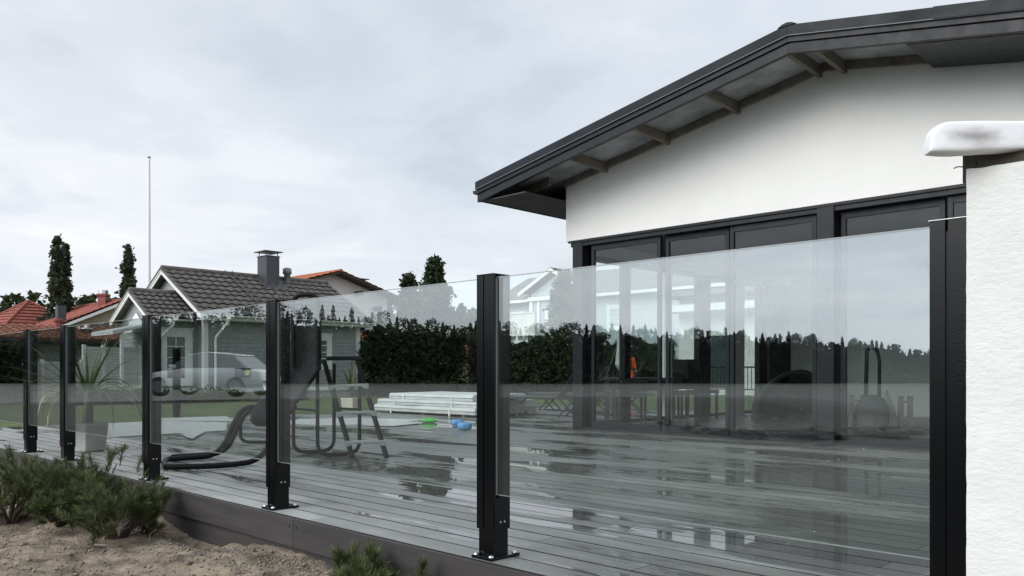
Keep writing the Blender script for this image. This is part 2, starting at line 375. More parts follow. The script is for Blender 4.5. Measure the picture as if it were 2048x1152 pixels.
def build_deck():
    root = empty('terrace_deck', (0, 0, 0), label='grey wet composite board deck behind the glass railing', kind='structure')
    rng = random.Random(4); W, G, T = .143, .0065, .024
    meshes = {}
    def board(x0, x1, y):
        k = round(x1 - x0, 2)
        if k not in meshes:
            mb = MB(); c = .0027; L_ = x1 - x0
            pr = [(0, -T), (W, -T), (W, -c), (W - c, 0), (c, 0), (0, -c)]
            mb.prism(pr, 'x', 0, L_ - .004)
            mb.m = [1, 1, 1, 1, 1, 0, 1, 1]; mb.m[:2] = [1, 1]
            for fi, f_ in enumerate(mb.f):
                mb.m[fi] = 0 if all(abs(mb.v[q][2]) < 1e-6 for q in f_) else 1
            meshes[k] = mb.mesh('deck_board', [DECK, GAP_SHADE])
        o = put('deck_board', meshes[k], root, (x0, y, -rng.uniform(0, .0012)))
    y = DY0; r = 0
    while y < DY1:
        first = r < 2
        xe = DX1 if y < HY - .1 else -7.36
        joints = [DX0, xe]
        off = 0.0 if first else (1.25, 2.6, 1.9)[r % 3]
        if y > HY: off = (1.4, 2.9)[r % 2]
        x = DX0 + off + 1.2
        while x < xe - .8: joints.append(round(x, 2)); x += 4.2
        joints = sorted(joints)
        for a, b in zip(joints, joints[1:]): board(a, b, y)
        y += W + G; r += 1
    mb = MB().box((DX0 + .05, DY0 + .06, -.20), (DX1, DY0 + .10, -.081)).box((DX0 + .05, DY0 + .1, -.16), (DX1, HY, -.08)).box((DX0 + .05, HY, -.16), (-7.4, DY1, -.08))
    mb.build('substructure', DARKWOOD, root)
    # fascia boards along the front edge, butted with a thin joint, and the recessed board below them
    xs = [DX0, -11.95, -7.95, -3.93, -0.02, DX1]
    for a, b in zip(xs, xs[1:]):
        f = MB().box((a + .0015, DY0 - .020, -.163), (b - .0015, DY0 - .002, -.004)).build('fascia_board', FASCIA, root, bevel=.0015)
        s = MB()
        for xx in (a + .035, b - .035): s.lathe([(0, 0), (.0045, 0), (.0045, .0015), (0, .0015)], n=8)
        s = MB()
        for xx in (a + .035, b - .035): s.box((xx - .004, DY0 - .0215, -.056), (xx + .004, DY0 - .0195, -.044))
        s.build('screw', BLACK, f)
    box('lower_board', (DX0, DY0 + .012, -.30), (DX1, DY0 + .03, -.168), FASCIA, root)
build_deck()

# ------------------------------------------------------------------ glass railing
POSTS = [-0.66, -2.475, -4.27, -6.08, -7.93, -9.03, -10.9]
RY0, RY1 = 2.405, 2.505         # front and back face of the posts
GY = 2.428; HP = 1.216; GZ0, GZ1 = 0.276, 1.205; PW = .104
def build_railing():
    base = {}
    def part(key, name, mb, mts, parent, bevel=0.0):
        if key not in base:
            o = mb().build(name, mts, parent, bevel); base[key] = o
        else:
            o = base[key].copy(); col.objects.link(o); o.parent = parent
        return o
    labels = ['black railing post with silver cap against the white textured wall',
              'black railing post in the middle of the picture, next to the stacked panels',
              'black railing post in front of the dark tubular recliner',
              'black railing post in front of the grey house porch',
              'black railing post second from the left edge',
              'leftmost black railing post in the picture',
              'black railing post beyond the left edge of the picture']
    H = PW / 2
    for i, x in enumerate(POSTS):
        p = empty('railing_post', (x, 0, 0), label=labels[i], cat='post', group='posts of the glass railing')
        def core(): return MB().box((-H + .008, RY0 + .006, .012), (H - .008, RY1 - .004, HP - .03))
        def sleeve():
            # front profile in two leaves with a slot between them, and the rear leaf
            mb = MB(); z0, z1 = .125, HP
            mb.box((-H, RY0, z0), (-H + .040, RY0 + .010, z1)).box((-H + .046, RY0, z0), (H, RY0 + .010, z1))
            mb.box((-H, RY0 + .010, z0), (-H + .0065, GY - .009, z1)).box((H - .0065, RY0 + .010, z0), (H, GY - .009, z1))
            mb.box((-H, GY + .009, z0), (-H + .0065, RY1, z1)).box((H - .0065, GY + .009, z0), (H, RY1, z1))
            mb.box((-H + .0065, RY1 - .003, z0), (H - .0065, RY1, z1))
            return mb
        def plate(): return MB().box((-.062, RY0 - .022, .0), (.062, RY1 + .052, .012))
        def bolt(): return MB().lathe([(.0, .0), (.0125, .0), (.0125, .003), (.009, .009), (0, .011)], n=12)
        part('core', 'core', core, BLACK, p, .001); part('sleeve', 'sleeve', sleeve, BLACK, p, .001)
        pl = part('plate', 'base_plate', plate, BLACK, p, .0015)
        for bx, by in ((-.046, RY0 - .008), (.046, RY0 - .008), (-.046, RY1 + .036), (.046, RY1 + .036)):
            b = part('bolt', 'bolt', bolt, STEEL, pl); b.location = (bx, by, .012)
        for sy in (-.011, .013):
            s = part('screw', 'screw', lambda: MB().tube([(0, 0, 0), (.003, 0, 0)], .005, 10), STEEL, p); s.location = (H, GY + .028 + sy, .158)
        def clamp(): return MB().box((H - .006, RY0 + .003, .128), (H + .0025, RY1 - .002, .262))
        part('clamp', 'glass_clamp', clamp, BLACK, p, .001)
        if i == 0: MB().box((-H - .003, RY0 - .003, HP), (H + .002, RY1 + .002, HP + .0025)).build('cap', ALU, p, .001)
        else: part('cap', 'cap', lambda: MB().box((-H - .001, RY0 - .001, HP), (H + .001, RY1 + .001, HP + .004)), BLACK, p, .001)
    names = ['clear glass panel of the railing next to the white textured wall', 'clear glass panel between the middle post and the recliner post',
             'clear glass panel in front of the grey house wall', 'clear glass panel in front of the white slatted fence',
             'narrow clear glass panel between the two leftmost posts', 'clear glass panel running out of the left edge of the picture']
    for i, (a, b) in enumerate(zip(POSTS, POSTS[1:])):
        x1, x0 = a - H + .004, b + H - .004; t = .006; c = .002
        mb = MB(); A, B = (GY - t, GY + t)
        # sheet with polished arrises
        mb.add([(x0, A, GZ0 + c), (x1, A, GZ0 + c), (x1, A, GZ1 - c), (x0, A, GZ1 - c)], [(0, 1, 2, 3)], 0)
        mb.add([(x0, B, GZ0 + c), (x1, B, GZ0 + c), (x1, B, GZ1 - c), (x0, B, GZ1 - c)], [(3, 2, 1, 0)], 0)
        for z, s in ((GZ0, 1), (GZ1, -1)):
            mb.add([(x0, A, z + s * c), (x1, A, z + s * c), (x1, A + .002, z), (x0, A + .002, z)], [(0, 1, 2, 3)], 1)
            mb.add([(x0, A + .002, z), (x1, A + .002, z), (x1, B - .002, z), (x0, B - .002, z)], [(0, 1, 2, 3)], 1)
            mb.add([(x0, B, z + s * c), (x1, B, z + s * c), (x1, B - .002, z), (x0, B - .002, z)], [(0, 1, 2, 3)], 1)
        mb.add([(x0, A, GZ0), (x0, B, GZ0), (x0, B, GZ1), (x0, A, GZ1), (x1, A, GZ0), (x1, B, GZ0), (x1, B, GZ1), (x1, A, GZ1)], [(0, 1, 2, 3), (4, 5, 6, 7)], 1)
        o = mb.build('glass_panel', [GL, GLEDGE])
        rg = random.Random(i + 5); dr = MB()
        for _ in range(34):
            r_ = rg.uniform(.0007, .0016); dr.lathe([(r_, 0), (r_ * .8, r_ * .5), (0, r_ * .7)], n=6)
            cx, cz = rg.uniform(x0 + .1, x1 - .1), rg.uniform(GZ0 + .02, GZ1 - .1)
            for q in range(len(dr.v) - 24, len(dr.v)): v_ = dr.v[q]; dr.v[q] = (v_[0] + cx, A - v_[2] - .0002, v_[1] + cz)
        tag(dr.build('water_drops', mat('bright_water_drop', (.75, .78, .78), .15), o), kind='stuff'); tag(o, names[i], 'glass panel', 'panels of the glass railing')
    # lone post at the far corner of the deck
    q = on_z(353, 835, 0.0)
    p = empty('railing_post', (q.x, q.y, 0), label='black post standing alone at the far edge of the deck by the lawn', cat='post', group='posts of the glass railing')
    for k in ('core', 'sleeve', 'plate'):
        c = base[k].copy(); col.objects.link(c); c.parent = p; c.location = (0, -(RY0 + RY1) / 2, 0)
build_railing()

# ------------------------------------------------------------------ near rendered wall at the right edge, with its timber block and white coping
def smudged_sheet():
    m = mat('white_plastic_sheet', (0.80, 0.81, 0.82), 0.55, spec=.3, bump=.003, bscale=14); nt = m.node_tree; N = nt.nodes.new; L = nt.links.new; b = nt.nodes['Principled BSDF']
    # rubbed grey stain with its own outline on the front of the slab
    tc = N('ShaderNodeTexCoord'); mp = N('ShaderNodeMapping'); L(tc.outputs['Object'], mp.inputs[0])
    mp.inputs['Location'].default_value = (-.105 * 8.5, .03 * 5, -1.374 * 21); mp.inputs['Scale'].default_value = (8.5, 5, 21)
    nz = N('ShaderNodeTexNoise'); nz.inputs['Scale'].default_value = 1.6; nz.inputs['Detail'].default_value = 5; L(mp.outputs[0], nz.inputs['Vector'])
    ln = N('ShaderNodeVectorMath'); ln.operation = 'LENGTH'; L(mp.outputs[0], ln.inputs[0])
    ad = N('ShaderNodeMath'); ad.operation = 'ADD'; L(ln.outputs['Value'], ad.inputs[0]); L(nz.outputs['Fac'], ad.inputs[1])
    rp = N('ShaderNodeValToRGB'); L(ad.outputs[0], rp.inputs[0]); e = rp.color_ramp.elements
    e[0].position = .92; e[0].color = (.36, .35, .345, 1); e[1].position = 1.0; e[1].color = (.80, .81, .82, 1); mr = N('ShaderNodeMapRange'); L(ad.outputs[0], mr.inputs[0]); mr.inputs[1].default_value = .2; mr.inputs[2].default_value = 1.75; L(mr.outputs[0], rp.inputs[0])
    e[0].position = .25; e[1].position = .62; L(rp.outputs[0], b.inputs['Base Color'])
    return m
def build_near_wall():
    w = empty('garden_wall', (0, 0, 0), label='white coarse rendered wall end at the right edge of the picture', cat='wall')
    X0, X1, Y0, Y1, Z1 = -.588, 2.4, 2.28, 2.50, 1.315
    # rendered body as a gently uneven skin
    nx, nz = 150, 80; vs, fs = [], []
    for j in range(nz + 1):
        for i in range(nx + 1):
            x = X0 + (1.4) * i / nx; z = -.9 + (Z1 + .9) * j / nz
            d = .0028 * mnoise.noise((x * 38, 0, z * 46)) + .002 * mnoise.noise((x * 90, 4, z * 110))
            ex = .0012 * mnoise.noise((1, 2, z * 60)) if i == 0 else 0; ez = .004 * mnoise.noise((x * 30, 5, 1)) if j == nz else 0
            vs.append((x + ex, Y0 + d, z + ez))
    n = nx + 1
    fs = [(j * n + i, j * n + i + 1, (j + 1) * n + i + 1, (j + 1) * n + i) for j in range(nz) for i in range(nx)]
    put('render_face', fast_mesh('render_face', vs, fs, STUCCO_NEAR, True), w)
    box('wall_core', (X0 + .004, Y0 + .004, -.9), (X1, Y1 - .012, Z1 - .004), STUCCO_NEAR, w)
    wood = mat('dark_wet_timber', (0.040, 0.034, 0.025), .8, var=.5, vscale=7, stretch=(1, 1, .3), bump=.002, bscale=60)
    b = MB().box((X0 - .012, Y0 + .012, Z1 - .03), (X0 + .02, Y0 + .10, Z1 + .058)).box((X0 + .02, Y0 + .012, Z1 - .002), (X1, Y0 + .10, Z1 + .058)).build('timber_plate', wood, w, .002)
    MB().tube(rounded([(X0 - .008, Y0 + .02, Z1 + .012), (X0 - .024, Y0 + .018, Z1 + .016), (X0 - .034, Y0 + .016, Z1 + .012)], .004), .0015, 6).build('nail', BLACK, b)
    # coping: flat white slab wrapped in sheeting, rounded nose at its free end
    cop = empty('wall_coping', (0, 0, 0), label='white plastic wrapped coping slab lying on the rendered wall', cat='coping')
    sheet = smudged_sheet()
    xs = [.0, .004, .012, .026, .045, .07, .10, .15, .22, .30, .34, .345]
    vs, fs = [], []; n = 24; nose = at_d(1853, HOR, 2.005); cop.location = (nose.x, nose.y, 0); cop.rotation_euler.z = R(43.9 - 4)
    for k, x in enumerate(xs):
        t = min(1, x / .045); s = math.sqrt(max(0, 1 - (1 - t) ** 2)) * .9 + .10
        zb = 1.3435 - .004 * math.sin(min(1, x / .12) * 3.14); zt = zb + (.081 - .05 * min(.2, x)) * s ** .8
        hz_ = (zt - zb) / 2; zc = (zt + zb) / 2; hw = .030 * (.5 + .5 * s)
        for j in range(n):
            a = 2 * math.pi * j / n; ca, sa = math.cos(a), math.sin(a)
            u = math.copysign(abs(ca) ** .30, ca); v = math.copysign(abs(sa) ** .36, sa)
            vs.append((x, u * hw, zc + v * hz_ + .0018 * mnoise.noise((x * 16, a * 1.7, 3))))
    fs = [(i * n + j, (i + 1) * n + j, (i + 1) * n + (j + 1) % n, i * n + (j + 1) % n) for i in range(len(xs) - 1) for j in range(n)]
    mb = MB().add(vs, fs, 0, True); mb.add(vs[:n], [tuple(range(n))], 0, True); mb.add(vs[-n:], [tuple(range(n - 1, -1, -1))], 0, True)
    o = mb.build('slab', sheet, cop); s = o.modifiers.new('s', 'SUBSURF'); s.levels = s.render_levels = 2
build_near_wall()

# ------------------------------------------------------------------ white gabled house on the right
YW = 8.67; XL, XR = -7.29, 0.9; ZL = 2.63; RX, RZ = -3.61, 4.28; EX = -8.13; SL = .184; YR = 7.80; YB = 15.1
def roof_z(x): return RZ - SL * abs(x - RX)
def build_white_house():
    h = empty('white_house', (0, 0, 0), label='white rendered house with low anthracite gable roof and dark window wall', cat='house')
    ex2 = 2 * RX - EX
    # gable wall above the windows
    poly = [(XL, ZL), (XR, ZL), (XR, roof_z(XR) - .14), (RX, RZ - .14), (XL, roof_z(XL) - .14)]
    MB().prism(poly, 'y', YW, YW + .22).build('gable_wall', STUCCO, h)
    # roof deck: two slopes
    rf = MB()
    for a, b in ((EX, RX), (RX, ex2)):
        rf.prism([(a, roof_z(a) - .10), (b, roof_z(b) - .10), (b, roof_z(b) - .004), (a, roof_z(a) - .004)], 'y', YR - .04, YB + .7)
    roof = rf.build('roof', ROOFMETAL, h)
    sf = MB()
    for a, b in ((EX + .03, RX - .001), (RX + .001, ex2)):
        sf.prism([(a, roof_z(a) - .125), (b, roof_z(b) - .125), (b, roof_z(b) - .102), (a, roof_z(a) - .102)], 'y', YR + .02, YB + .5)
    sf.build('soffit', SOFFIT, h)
    # verge trim in three stepped courses on both slopes
    for nm, t0, t1, y0, mt in (('verge_flashing', .002, -.105, YR - .075, ROOFMETAL), ('verge_batten', -.108, -.165, YR - .052, FRAME), ('verge_board', -.168, -.272, YR - .03, FRAME)):
        for a, b in ((EX - .02, RX), (RX, ex2)):
            MB().prism([(a, roof_z(a) + t1), (b, roof_z(b) + t1), (b, roof_z(b) + t0), (a, roof_z(a) + t0)], 'y', y0, YR + .02).build(nm, mt, roof, .003)
    for a, b in ((EX - .02, RX), (RX, ex2)):
        MB().prism([(a, roof_z(a) - .1085), (b, roof_z(b) - .1085), (b, roof_z(b) - .102), (a, roof_z(a) - .102)], 'y', YR - .079, YR - .05).build('drip_edge', mat('dull_grey_drip', (.16,.165,.17), .5), roof)
    MB().prism([(RX - .10, RZ - .014), (RX - .05, RZ + .014), (RX, RZ + .024), (RX + .05, RZ + .014), (RX + .10, RZ - .014)], 'y', YR - .085, YB + .7).build('ridge_cap', ROOFMETAL, roof, .004)
    # lap joint of the verge flashing on the right slope
    xj = on_y(1872, 40, YR).x
    MB().prism([(xj, roof_z(xj) - .107), (xj + 2, roof_z(xj + 2) - .107), (xj + 2, roof_z(xj + 2) + .006), (xj, roof_z(xj) + .006)], 'y', YR - .079, YR - .0755).build('flashing_lap', ROOFMETAL, roof)
    # lookouts under the verge
    for px in (1213, 1338, 1477, 1640, 1690):
        x = on_y(px, 0, YW).x; z = roof_z(x) - .126
        MB().hexa([(x - .024, YR + .03, z - .10), (x + .024, YR + .03, z - .10), (x + .024, YW + .1, z - .13), (x - .024, YW + .1, z - .13),
                   (x - .024, YR + .03, z), (x + .024, YR + .03, z), (x + .024, YW + .1, z), (x - .024, YW + .1, z)]).build('lookout', RAFTER, h, .002)
    # ledger along the top of the gable wall, dark
    for a, b in ((XL, RX), (RX, XR)):
        MB().prism([(a, roof_z(a) - .215), (b, roof_z(b) - .215), (b, roof_z(b) - .127), (a, roof_z(a) - .127)], 'y', YW - .05, YW - .002).build('ledger', RAFTER, h)
    # boxed-in dark soffit on the right slope
    xa = on_y(1832, 0, YR + .3).x
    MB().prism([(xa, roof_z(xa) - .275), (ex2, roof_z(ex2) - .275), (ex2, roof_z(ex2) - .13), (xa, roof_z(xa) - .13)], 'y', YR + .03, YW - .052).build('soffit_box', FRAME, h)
    # eave on the left: fascia, gutter, brackets and rafters running down to it
    zE = roof_z(EX)
    MB().box((EX, YR + .02, zE - .27), (EX + .025, YB + .6, zE - .10)).build('eave_board', FRAME, h, .002)
    g = MB(); n = 8
    prof = [(-.058 * math.cos(math.pi * k / n), -.058 * math.sin(math.pi * k / n)) for k in range(n + 1)]
    inner = [(x * .94, z * .94) for x, z in reversed(prof)]
    g.prism([(EX - .065 + x, zE - .105 + z) for x, z in prof + inner], 'y', YR - .02, YB + .6)
    gut = g.build('gutter', FRAME, h)
    MB().prism([(EX - .065 + x, zE - .105 + z) for x, z in prof], 'y', YR - .023, YR - .02).build('gutter_end', FRAME, gut)
    for y in np.arange(YR + .5, YB, 1.2):
        MB().prism([(EX + .025, zE - .26), (XL, roof_z(XL) - .24), (XL, roof_z(XL) - .126), (EX + .025, zE - .126)], 'y', y, y + .05).build('rafter_tail', RAFTER, h)
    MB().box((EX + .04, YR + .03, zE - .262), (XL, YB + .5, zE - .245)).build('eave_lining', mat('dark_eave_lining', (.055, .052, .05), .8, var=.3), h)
    # left long wall: header over the glazing, columns, glass
    xw = XL + .04
    box('header_beam', (XL + .001, YW + .22, 2.46), (XL + .22, YB + .2, 3.45), STUCCO, h)
    box('header_trim', (XL + .03, YW + .22, 2.40), (XL + .19, YB, 2.459), FRAME, h)
    COLW = mat('white_column', (.80, .80, .78), .7)
    cols = [(1244, 1256, FRAME), (1330, 1339, COLW), (1393, 1416, FRAME), (1462, 1484, COLW), (1514, 1530, FRAME)]
    ys = [YW + .3]
    for a, b, mt in cols:
        y0, y1 = on_x(a, 0, XL + .1).y, on_x(b, 0, XL + .1).y
        box('side_column', (XL + .05, y0, .02), (XL + .15, y1, 2.40), mt, h); ys += [y0, y1]
    ys.append(YB)
    for y0, y1 in zip(ys[::2], ys[1::2]):
        w = MB().box((XL + .075, y0, .03), (XL + .12, y1, .09)).build('side_window', FRAME, h)
        MB().box((XL + .09, y0, .09), (XL + .10, y1, 2.40)).build('pane', WG, w)
    # room
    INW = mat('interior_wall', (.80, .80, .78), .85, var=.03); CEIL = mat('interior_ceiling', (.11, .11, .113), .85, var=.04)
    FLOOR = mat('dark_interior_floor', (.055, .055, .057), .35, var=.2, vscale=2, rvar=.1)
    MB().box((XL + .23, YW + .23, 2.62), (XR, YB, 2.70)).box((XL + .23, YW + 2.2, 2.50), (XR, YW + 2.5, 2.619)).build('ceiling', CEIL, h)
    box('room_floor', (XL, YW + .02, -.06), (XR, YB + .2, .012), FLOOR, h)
    box('back_wall', (XL + .28, YB, .0), (XR + .2, YB + .2, 3.6), INW, h)
    box('right_wall', (XR, YW + .23, .0), (XR + .2, YB, 3.6), STUCCO, h)
    box('attic_wall', (XL + .23, YW + .23, 2.71), (XR - .01, YW + .26, 3.2), INW, h)
    pw = on_y(1577, 0, YB).x
    box('partition_edge', (pw, YB - .9, .012), (pw + .05, YB - .003, 2.5), FRAME, h)
    # front window wall
    YG = YW + .10
    def X(px, Y=YG): return on_y(px, 0, Y).x
    box('head_track', (XL + .06, YW + .03, 2.545), (XR, YW + .20, 2.628), FRAME, h, .003)
    box('head_trim', (XL + .03, YW + .006, 2.600), (XR, YW + .028, 2.627), FRAME, h)
    box('sill_track', (XL + .1, YW + .03, .001), (XR, YW + .22, .035), FRAME, h, .003)
    xp0, xp1 = X(1145, YW + .02), X(1162, YW + .02)
    box('corner_pillar', (xp0, YW + .02, 0), (xp1 + .02, YW + .19, 2.598), FRAME, h, .003)
    box('corner_jamb', (xp1 + .022, YW + .12, 0), (X(1176), YW + .19, 2.54), BLACK, h)
    xm0, xm1 = X(1634, YW + .02), X(1668, YW + .02)
    box('middle_pillar', (xm0, YW + .012, 0), (xm1, YW + .21, 2.600), FRAME, h, .003)
    xq = X(1400)
    edges = [(1184, 1322), (1328, 1455), (1461, 1634), (1684, 1888), (1896, 2100)]
    for k, (a, b) in enumerate(edges):
        x0, x1 = X(a), X(b); f = .05; yy = YW + (.085 if k % 2 == 0 else .135)
        if k == 3: x0 = xm1 + .03
        mb = MB().box((x0, yy, .036), (x0 + f, yy + .045, 2.544)).box((x1 - f, yy, .036), (x1, yy + .045, 2.544))
        mb.box((x0 + f, yy + .001, 2.47), (x1 - f, yy + .044, 2.543)).box((x0 + f, yy + .001, .037), (x1 - f, yy + .044, .12))
        w = mb.build('sliding_window', FRAME, h, .002)
        MB().box((x0 + f, yy + .016, .12), (x1 - f, yy + .024, 2.47)).build('pane', WG, w)
    return h
build_white_house()
# ------------------------------------------------------------------ vegetation
def foliage(name, a, b, scale=3.0, trans=.18):
    return mat(name, a, .75, c2=b, var=.35, vscale=scale, spec=.25, trans=trans)
F_POP = foliage('poplar_leaves', (.030, .044, .026), (.085, .102, .058), 2.2)
F_CON = foliage('conifer_needles', (.024, .038, .020), (.065, .085, .042), 2.0)
F_DARK = foliage('dark_hedge_leaves', (.013, .021, .011), (.042, .058, .027), 2.5)
F_MID = foliage('mid_green_leaves', (.030, .042, .018), (.075, .095, .038), 1.2)
F_FOREST = foliage('far_forest_leaves', (.012, .016, .009), (.028, .035, .018), .3, .05)
BARK = mat('bark', (.075, .058, .045), .95, var=.4, vscale=6, bump=.01, bscale=12)
def leaf_quads(c, size, rng, aspect=.55, up=0.0):
    """diamond leaves at centres c: verts, quads"""
    n = len(c); u = rng.normal(size=(n, 3)); u[:, 2] += up; u /= np.linalg.norm(u, axis=1, keepdims=True)
    w = rng.normal(size=(n, 3)); w -= u * (w * u).sum(1, keepdims=True); w /= np.linalg.norm(w, axis=1, keepdims=True)
    s = (size * rng.uniform(.6, 1.4, n))[:, None]
    v = np.stack([c - u * s, c + w * s * aspect, c + u * s, c - w * s * aspect], 1).reshape(-1, 3)
    return v, np.arange(4 * n).reshape(n, 4)
def clumped(clumps, per, spread, rng):
    k = len(clumps); c = np.repeat(clumps, per, 0)
    sp = np.repeat(spread if hasattr(spread, '__len__') else np.full(k, spread), per)[:, None]
    return c + rng.normal(size=c.shape) * sp * np.array([1, 1, .8])
CROWN = {}
def crown_mesh(kind, h, w, n, size, seed, mt):
    key = (kind, h, w, n, seed)
    if key in CROWN: return CROWN[key]
    rng = np.random.default_rng(seed); K = max(40, n // 16); cl = []
    while len(cl) < K:
        t = rng.uniform(.02, 1) ** (1.3 if kind == 'column' else 1.0)
        if kind == 'column': r = w * (min(1, t / .15) ** .7) * (1 - max(0, t - .28) / .72) ** .95 + .05
        elif kind == 'cone': r = w * (min(1, t / .06)) * (1 - t) ** .68 + .04
        else: r = w * math.sqrt(max(0, 1 - (2 * t - 1) ** 2)) ** .8 + .05
        a = rng.uniform(0, 2 * math.pi)
        lump = 1 + .55 * mnoise.noise((math.cos(a) * 1.4 + seed, math.sin(a) * 1.4, t * (7 if kind == 'column' else 5))) + .42 * mnoise.noise((math.cos(a) * 2.3, math.sin(a) * 2.3 + t * 15, seed))
        q = math.sqrt(rng.uniform(.08, 1.25)) * r * lump
        cl.append((q * math.cos(a), q * math.sin(a), t * h))
    if kind == 'column':
        for _ in range(26):      # upright sprays standing off the column
            t = rng.uniform(.1, .97); a = rng.uniform(0, 6.283); t *= .9; r = w * (1 - t) * rng.uniform(.8, 1.2) + .05; L_ = rng.uniform(.35, .9)
            for s in np.linspace(0, 1, 9): cl.append((r * math.cos(a) * (1 - .3 * s), r * math.sin(a) * (1 - .3 * s), min(1.0, t + s * L_ / h) * h))
        K = len(cl)
    cl = np.array(cl); sp = np.array([(.05 if kind != 'round' else .06) * w + .03] * K) * rng.uniform(.6, 1.5, K)
    c = clumped(cl, n // K, sp, rng); c[:, 2] = np.maximum(c[:, 2], .02)
    v, q = leaf_quads(c, size, rng, up=.8 if kind == 'column' else 0)
    CROWN[key] = fast_mesh('crown', v, q, mt); return CROWN[key]
def trunk_mesh(h, w, seed, kind):
    key = ('t', h, w, seed, kind)
    if key in CROWN: return CROWN[key]
    rng = random.Random(seed); mb = MB(); r0 = .05 + h * .012
    mb.tube([(0, 0, -.2), (0.03, 0, h * .3), (-.03, .04, h * .65), (0, 0, h * .96)], [r0, r0 * .75, r0 * .42, .015], 8)
    for i in range(14):
        t = rng.uniform(.12, .85); a = rng.uniform(0, 6.28); L_ = w * rng.uniform(.5, .95) * (1 - t * .6); up = {'column': 1.6, 'cone': .1, 'round': .7}[kind]
        b = Vector((0, 0, h * t)); e = b + Vector((math.cos(a) * L_, math.sin(a) * L_, L_ * up))
        mb.tube([b, (b + e) / 2 + Vector((0, 0, .06 * L_)), e], [r0 * .3, r0 * .2, .012], 5)
    CROWN[key] = mb.mesh('trunk', BARK); return CROWN[key]
def tree(name, label, loc, h, w, n, size, seed, kind, mt, group=None, clear=.06, cat='tree', rz=0.0):
    o = empty(name, loc, rz, label=label, cat=cat, group=group)
    put('trunk', trunk_mesh(h, w, seed % 3, kind), o)
    put('crown', crown_mesh(kind, h * (1 - clear), w, n, size, seed, mt), o, (0, 0, h * clear))
    return o
def tree_at(name, label, px, ytop, d, wpx, n, size, seed, kind, mt, zg=-.1, **k):
    p = at_d(px, HOR, d); h = CAMZ + (HOR - ytop) / FPX * d - zg
    return tree(name, label, (p.x, p.y, zg), h, wpx * d / FPX / 2, n, size, seed, kind, mt, **k)

tree_at('poplar_tree', 'taller left poplar of the pair behind the red roofed house', 114, 474, 46, 52, 8000, .11, 11, 'column', F_POP, clear=.04, group='columnar poplars')
tree_at('poplar_tree', 'shorter right poplar of the pair behind the red roofed house', 131, 488, 47, 36, 6500, .11, 12, 'column', F_POP, clear=.04, group='columnar poplars')
tree_at('poplar_tree', 'single columnar poplar left of the white flagpole', 257, 492, 44, 52, 8000, .11, 13, 'column', F_POP, clear=.04, group='columnar poplars')
tree_at('conifer_tree', 'tall dark conifer behind the hedge with its tip above the glass', 869, 519, 40, 112, 11000, .12, 21, 'cone', F_CON, clear=.02)
tree_at('conifer_tree', 'shorter conifer left of the tall dark conifer', 818, 552, 41, 92, 9000, .12, 22, 'cone', F_CON, clear=.02)
tree_at('conifer_tree', 'broad bushy conifer in front of the pale villa balcony', 1128, 552, 40, 104, 11000, .12, 23, 'cone', F_CON, clear=.02)
tree_at('conifer_tree', 'small far conifer between the tall conifer and the middle post', 922, 608, 62, 44, 3600, .17, 24, 'cone', F_CON, clear=.02)
rng0 = random.Random(8)
far_lab = ['far tree at the left edge of the picture above the red roofs', 'far tree right behind the pyramid roof', 'far tree between pyramid roof and poplars', 'far spruce left of the pyramid roof peak',
           'far dark tree between the poplars and the red chimney', 'far tree top just left of the red chimney', 'far tree top right of the red chimney',
           'far tree behind the slope of the orange roofed house', 'far low tree right of the conifers', 'far tree touching the middle railing post', 'far tree at the foot of the small conifer']
far = [(-25, 600, 85, 'round'), (28, 592, 80, 'round'), (66, 586, 78, 'round'), (12, 596, 84, 'cone'), (172, 596, 80, 'round'), (187, 590, 84, 'cone'), (228, 598, 80, 'round'),
       (778, 612, 75, 'cone'), (908, 626, 70, 'round'), (948, 622, 78, 'round'), (930, 630, 66, 'round')]
for i, (px, yt, d, kd) in enumerate(far):
    tree_at('background_tree', far_lab[i], px, yt, d, rng0.uniform(44, 70) if kd == 'round' else 34, 2600, .24, 31 + i, kd, F_MID, clear=.1, group='trees far behind the houses')

